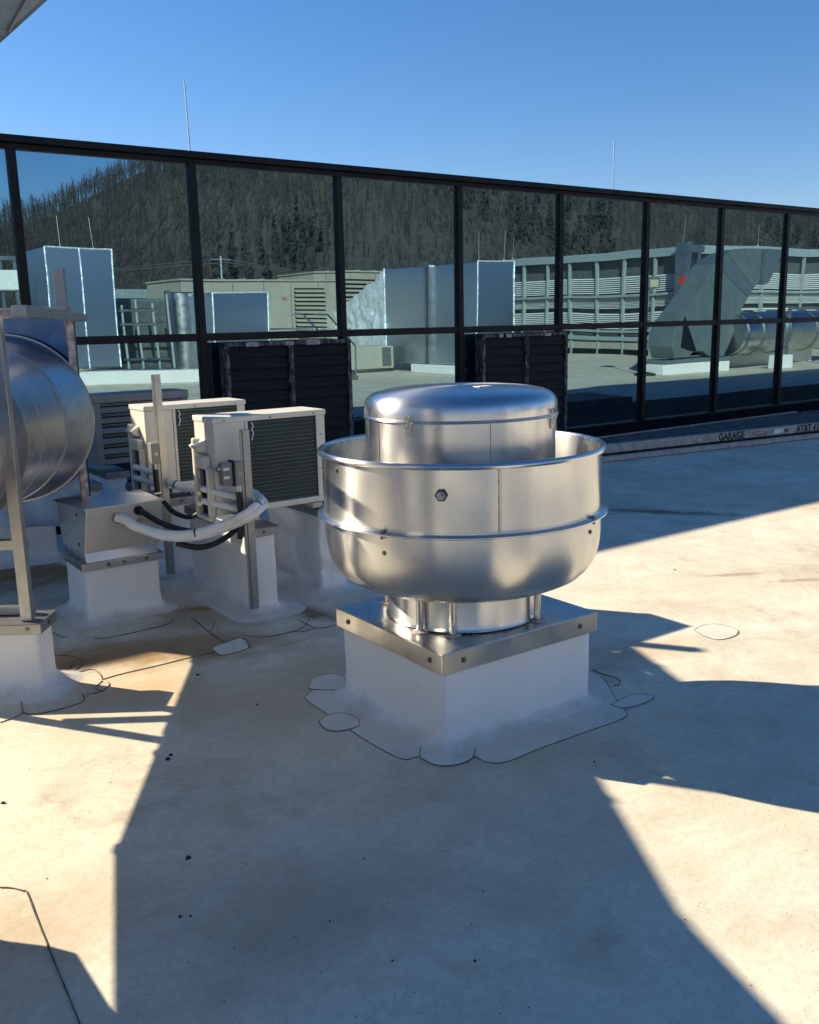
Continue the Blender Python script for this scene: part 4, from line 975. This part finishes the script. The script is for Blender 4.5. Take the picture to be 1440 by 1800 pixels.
rod(29.8, -4.2, 4.25, .95, 'thin rod above the screen corner in the mirror', .03, 'rods mirrored in the panes'); rod(34.5, -4.2, 4.2, .9, 'thin rod above the far right screen in the mirror', 0, 'rods mirrored in the panes'); rod(29.9, -14, 4.2, 1.0, 'thin rod over the middle of the long screen in the mirror', 0, 'rods mirrored in the panes')
rd = thing('hose_reel_post', 'red post and red box beside the screen corner in the mirror', 'post', (26.5, -1.4, 0))
MB().tube([(26.6, -1.5, 0), (26.6, -1.5, 2.75)], .05, 8).build('red_pipe', 'red_paint', rd); MB().box(26.45, 26.8, -1.6, -1.4, 2.6, 2.9).build('red_head', 'red_paint', rd); MB().box(25.9, 26.9, -1.42, -1.38, 1.15, 1.55).build('red_sign', 'red_paint', rd)
# scroll blower mirrored at right
sb = thing('scroll_blower', 'green grey scroll blower with rising elbow mirrored at right', 'blower', (21.7, 3, 0))
MB().box(20.3, 23.2, 2.3, 3.0, 0, .30).build('kerb', 'white_membrane', sb, bevel=.02); MB().box(20.5, 23.3, 2.25, 2.95, .302, .42).build('base_frame', 'green_grey_paint', sb, bevel=.01)
pts = []
for k in range(26):
    t = math.radians(-100 + 200 * k / 25) ; pts.append(V((21.75 + .95 * math.cos(math.pi - t + math.pi * 0) * -1 * -1, 3.0, 1.35 + .92 * math.sin(t))))
body = [(20.75, .46), (20.60, .8), (20.62, 1.15), (20.8, 1.45), (21.2, 1.8), (21.75, 2.35), (22.0, 2.45), (23.15, 2.3), (23.62, 1.72), (23.35, 1.1), (23.1, .7), (22.9, .46), (22.2, .46), (21.9, .6), (21.5, .6), (21.3, .46)]
MB().extr([(x, 3.0, z) for x, z in body], (0, -.8, 0)).build('scroll_housing', 'green_grey_paint', sb, bevel=.02)
MB().extr([(20.95, 3.02, .75), (21.4, 3.02, .62), (21.6, 3.02, .62), (21.0, 3.02, 1.6)], (0, -.02, 0)).build('side_recess', 'black_paint', sb)
e_in = [(21.75, 2.35), (22.3, 3.0), (22.9, 3.3), (23.6, 3.42), (24.6, 3.42)]; e_out = [(23.62, 1.72), (23.9, 2.05), (24.1, 2.3), (24.25, 2.4), (24.35, 2.42)]
for k in range(4):
    MB().extr([(e_in[k][0], 2.98, e_in[k][1]), (e_in[k + 1][0] - .01, 2.98, e_in[k + 1][1]), (e_out[k + 1][0], 2.98, e_out[k + 1][1]), (e_out[k][0] + .01, 2.98, e_out[k][1])], (0, -.75, 0)).build('elbow_gore', 'green_grey_paint' if k != 1 else 'duct_teal', sb, bevel=.015)
MB().extr([(24.37, 2.99, 2.43), (24.62, 2.99, 3.42), (25.5, 2.99, 3.42), (24.75, 2.99, 2.43)], (0, -.77, 0)).build('outlet', 'duct_metal', sb); MB().box(24.36, 24.5, 3.0, 3.04, 2.4, 3.4).build('outlet_strip', 'galvanised', sb)
rdx = thing('mirrored_round_duct', 'round galvanised duct run mirrored at the far right', 'duct', (26, 2.8, 0))
MB().tube([(23.3, 2.75, 1.05), (31, 2.2, 1.05)], .60, 48).build('duct_section', 'duct_metal', rdx, smooth=True)
for x_ in (23.5, 24.3, 25.6, 25.9, 27.6, 28.9): p = V((x_, 2.75 - .0714 * (x_ - 23.3), 1.05)); MB().tube([p, p + V((.07, -.005, 0))], .635, 48).build('ring_seam', 'galvanised', rdx, smooth=True)
ms = thing('mirrored_stand', 'white coated duct stand mirrored in front of the round duct', 'duct support', (25.6, 3.6, 0))
for x_ in (25.2, 27.9, 29.6): MB().box(x_, x_ + .08, 3.45, 3.53, .0, 1.75).build('post', 'galvanised', ms)
MB().bar((25.2, 3.5, 1.72), (30, 3.3, 1.72), .06, .06).build('rail', 'galvanised', ms)
wkerb(24.6, 29.3, 1.2, 1.9, .55, 'long white kerb mirrored under the far round duct'); wkerb(24.6, 25.3, 3.3, 3.7, .4, 'small white kerb mirrored under the coated stand')
gb = thing('grey_curb_block', 'wide grey louvred block mirrored low behind the coated stand', 'block', (25, .5, 0)); MB().box(23.9, 27.5, -.4, .4, .5, .95).build('body', 'galvanised', gb, bevel=.02)
lp = thing('floodlight_pole', 'floodlight on a thin pole mirrored left of the green blower', 'floodlight', (19.6, 3.2, 0))
MB().tube([(20.0, 2.6, 0), (20.0, 2.6, 2.35)], .03, 8).build('pole', 'rod_metal', lp); h_ = MB().box(19.8, 20.3, 2.5, 2.75, 2.33, 2.62).build('lamp_head', 'green_grey_paint', lp, bevel=.03); MB().box(19.88, 20.22, 2.75, 2.76, 2.36, 2.56).build('lens', 'lamp_lens', h_)
MB().lathe([(.3, 0), (.3, .06), (.1, .1)], 16, (20.0, 2.6, 0), True).build('base', 'black_rubber', lp)
# far left bits
fl = thing('white_cabinet', 'white box on a steel frame mirrored at the left edge', 'cabinet', (5.6, -6.2, 0))
MB().box(5.15, 6.0, -6.7, -6.1, 2.55, 3.05).build('box', 'louver_light', fl, bevel=.02)
for x_ in (5.2, 5.55, 5.9): MB().box(x_, x_ + .07, -6.3, -6.2, 0, 3.4).build('post', 'galvanised', fl)
MB().box(5.1, 6.1, -6.25, -6.15, 3.3, 3.4).build('rail', 'galvanised', fl)
# utility pole, wires and a house in the valley
upo = thing('utility_pole', 'wooden utility pole with cross arm mirrored before the hill', 'utility pole', (62, -120, -12))
MB().tube([(62.5, -120, -12), (62.5, -120, 11.5)], .22, 8, True, lambda q: 1 - .3 * q).build('pole', 'rod_metal', upo); MB().bar((60.9, -120, 11), (64.1, -120, 11), .15, .15).build('cross_arm', 'rod_metal', upo)
for dy, zz in ((0, 11.1), (1.2, 10.5)):
    P = []
    for xa, xb, za, zb_ in ((20, 62.5, 9, zz), (62.5, 150, zz, 7)):
        for k in range(13): t = k / 12; P.append((xa + (xb - xa) * t, -120 + dy, za + (zb_ - za) * t - 6 * t * (1 - t) * (xb - xa) / 90))
    MB().tube(P, .045, 4).build('wire', 'rod_metal', upo)
hs = thing('valley_house', 'small grey house with chimney mirrored at the foot of the hill', 'house', (72, -110, -10))
MB().box(70, 77, -116, -110, -12, 4.5).build('wall', 'house_wall', hs); MB().extr([(69.6, -116.4, 4.5), (69.6, -109.6, 4.5), (69.6, -113, 7)], (8, 0, 0)).build('roof', 'screen_dark', hs); MB().box(76, 77, -113.5, -112.5, 5, 9).build('chimney', 'louver_light', hs)

# ================================================================== ROOF SEAMS, PATCHES, DEBRIS
def seam(pxs, wd=.006, parent=roof, z=.001, n=5):
    P = crv([gp(*q) for q in pxs], n); return ribbon(P, wd * .65, z, .003).build('seam_bead', 'sealant_line', parent)
seam([(180, 1195), (215, 1185), (280, 1170), (340, 1155), (378, 1147)], .005)
seam([(0, 1561), (20, 1562), (40, 1567), (48, 1572), (70, 1630), (95, 1690), (118, 1745), (140, 1800), (150, 1830)], .0045)
seam([(92, 1112), (108, 1120), (118, 1121)], .005)
seam([(165, 1122), (180, 1123), (215, 1117), (255, 1108), (290, 1099), (303, 1092)], .005)
seam([(95, 1153), (125, 1154), (140, 1160), (145, 1168), (130, 1181)], .005); seam([(115, 1185), (130, 1165)], .004); seam([(95, 1186), (130, 1184), (160, 1177), (175, 1185), (180, 1195)], .004)
seam([(40, 1215), (38, 1235), (42, 1253), (60, 1256), (95, 1250), (140, 1237), (148, 1228), (144, 1220)], .005); seam([(0, 1271), (25, 1262), (42, 1253)], .004)
seam([(180, 1197), (168, 1210), (180, 1215), (192, 1205), (190, 1200)], .004); seam([(150, 1222), (170, 1219), (185, 1214)], .004)
seam([(335, 1085), (352, 1098), (368, 1112), (395, 1130)], .005)
seam([(368, 1112), (376, 1100), (378, 1092)], .004); seam([(395, 1130), (424, 1122), (436, 1135), (442, 1140)], .004)
seam([(525, 1090), (540, 1098), (560, 1105), (588, 1100), (600, 1092)], .005); seam([(505, 1112), (535, 1110), (556, 1105)], .004)
seam([(430, 1118), (470, 1120), (530, 1105), (548, 1080)], .0035)
seam([(1042, 1178), (1060, 1186), (1080, 1191), (1090, 1198), (1088, 1205), (1078, 1206)], .004)
seam([(1068, 905), (1080, 903), (1090, 901)], .004)
def patch(pxs, label, lw=.004):
    o = thing('roof_patch', label, 'roof patch', gp(*pxs[0])); flat_patch('patch_sheet', pxs, o, z=.001, th=.0012, lw=lw)
patch([(1220, 1108), (1238, 1099), (1262, 1098), (1290, 1104), (1298, 1112), (1288, 1120), (1262, 1125), (1240, 1119)], 'small pale lozenge patch on the sunlit roof right of the fan', .003)
patch([(372, 1140), (395, 1131), (425, 1122), (438, 1134), (430, 1143), (390, 1152)], 'pale square patch in front of the nearest condenser kerb')
for (pa, pb) in (((-.6, 1.2), (3.0, .9)),):
    pts_ = [V((pa[0] + (pb[0] - pa[0]) * k / 40, pa[1] + (pb[1] - pa[1]) * k / 40, 0)) for k in range(41)]
    ribbon([p + V((0, .006 * noise.noise(p * 3), 0)) for p in pts_], .07, .0002, .0022).build('lap_seam', 'roof_membrane', roof)
R = random.Random(5)
db = MB()
for (px, py, r_) in ((331, 1509, .011), (348, 1187, .010), (452, 1239, .006), (295, 1335, .014), (300, 1328, .010), (317, 1612, .006), (335, 1611, .004), (1045, 1340, .005), (1186, 1002, .008), (1245, 900, .008), (1075, 840, .007), (1402, 796, .012), (1365, 792, .01), (835, 1690, .004), (850, 1568, .003), (640, 1510, .003), (580, 1620, .003), (690, 1690, .003), (6, 1412, .009)):
    p = gp(px, py); n_ = 7; ring = [p + V((math.cos(k / n_ * 6.283) * r_ * R.uniform(.6, 1.2), math.sin(k / n_ * 6.283) * r_ * R.uniform(.6, 1.2), 0)) for k in range(n_)]
    db.loft([[q + V((0, 0, .0005)) for q in ring], [p.lerp(q, .6) + V((0, 0, .004 + r_ * .2)) for q in ring]])
for k in range(45):
    p = gp(R.uniform(0, 1440), R.uniform(1200, 1800)); r_ = R.uniform(.0012, .0028); ring = [p + V((math.cos(j / 5 * 6.283) * r_, math.sin(j / 5 * 6.283) * r_ * .8, 0)) for j in range(5)]
    db.loft([[q + V((0, 0, .0004)) for q in ring], [p.lerp(q, .6) + V((0, 0, .0025)) for q in ring]])
o = db.build('roof_debris', 'debris_dark'); o['kind'] = 'stuff'; o['label'] = 'scattered dark grit and leaf crumbs on the roof membrane'
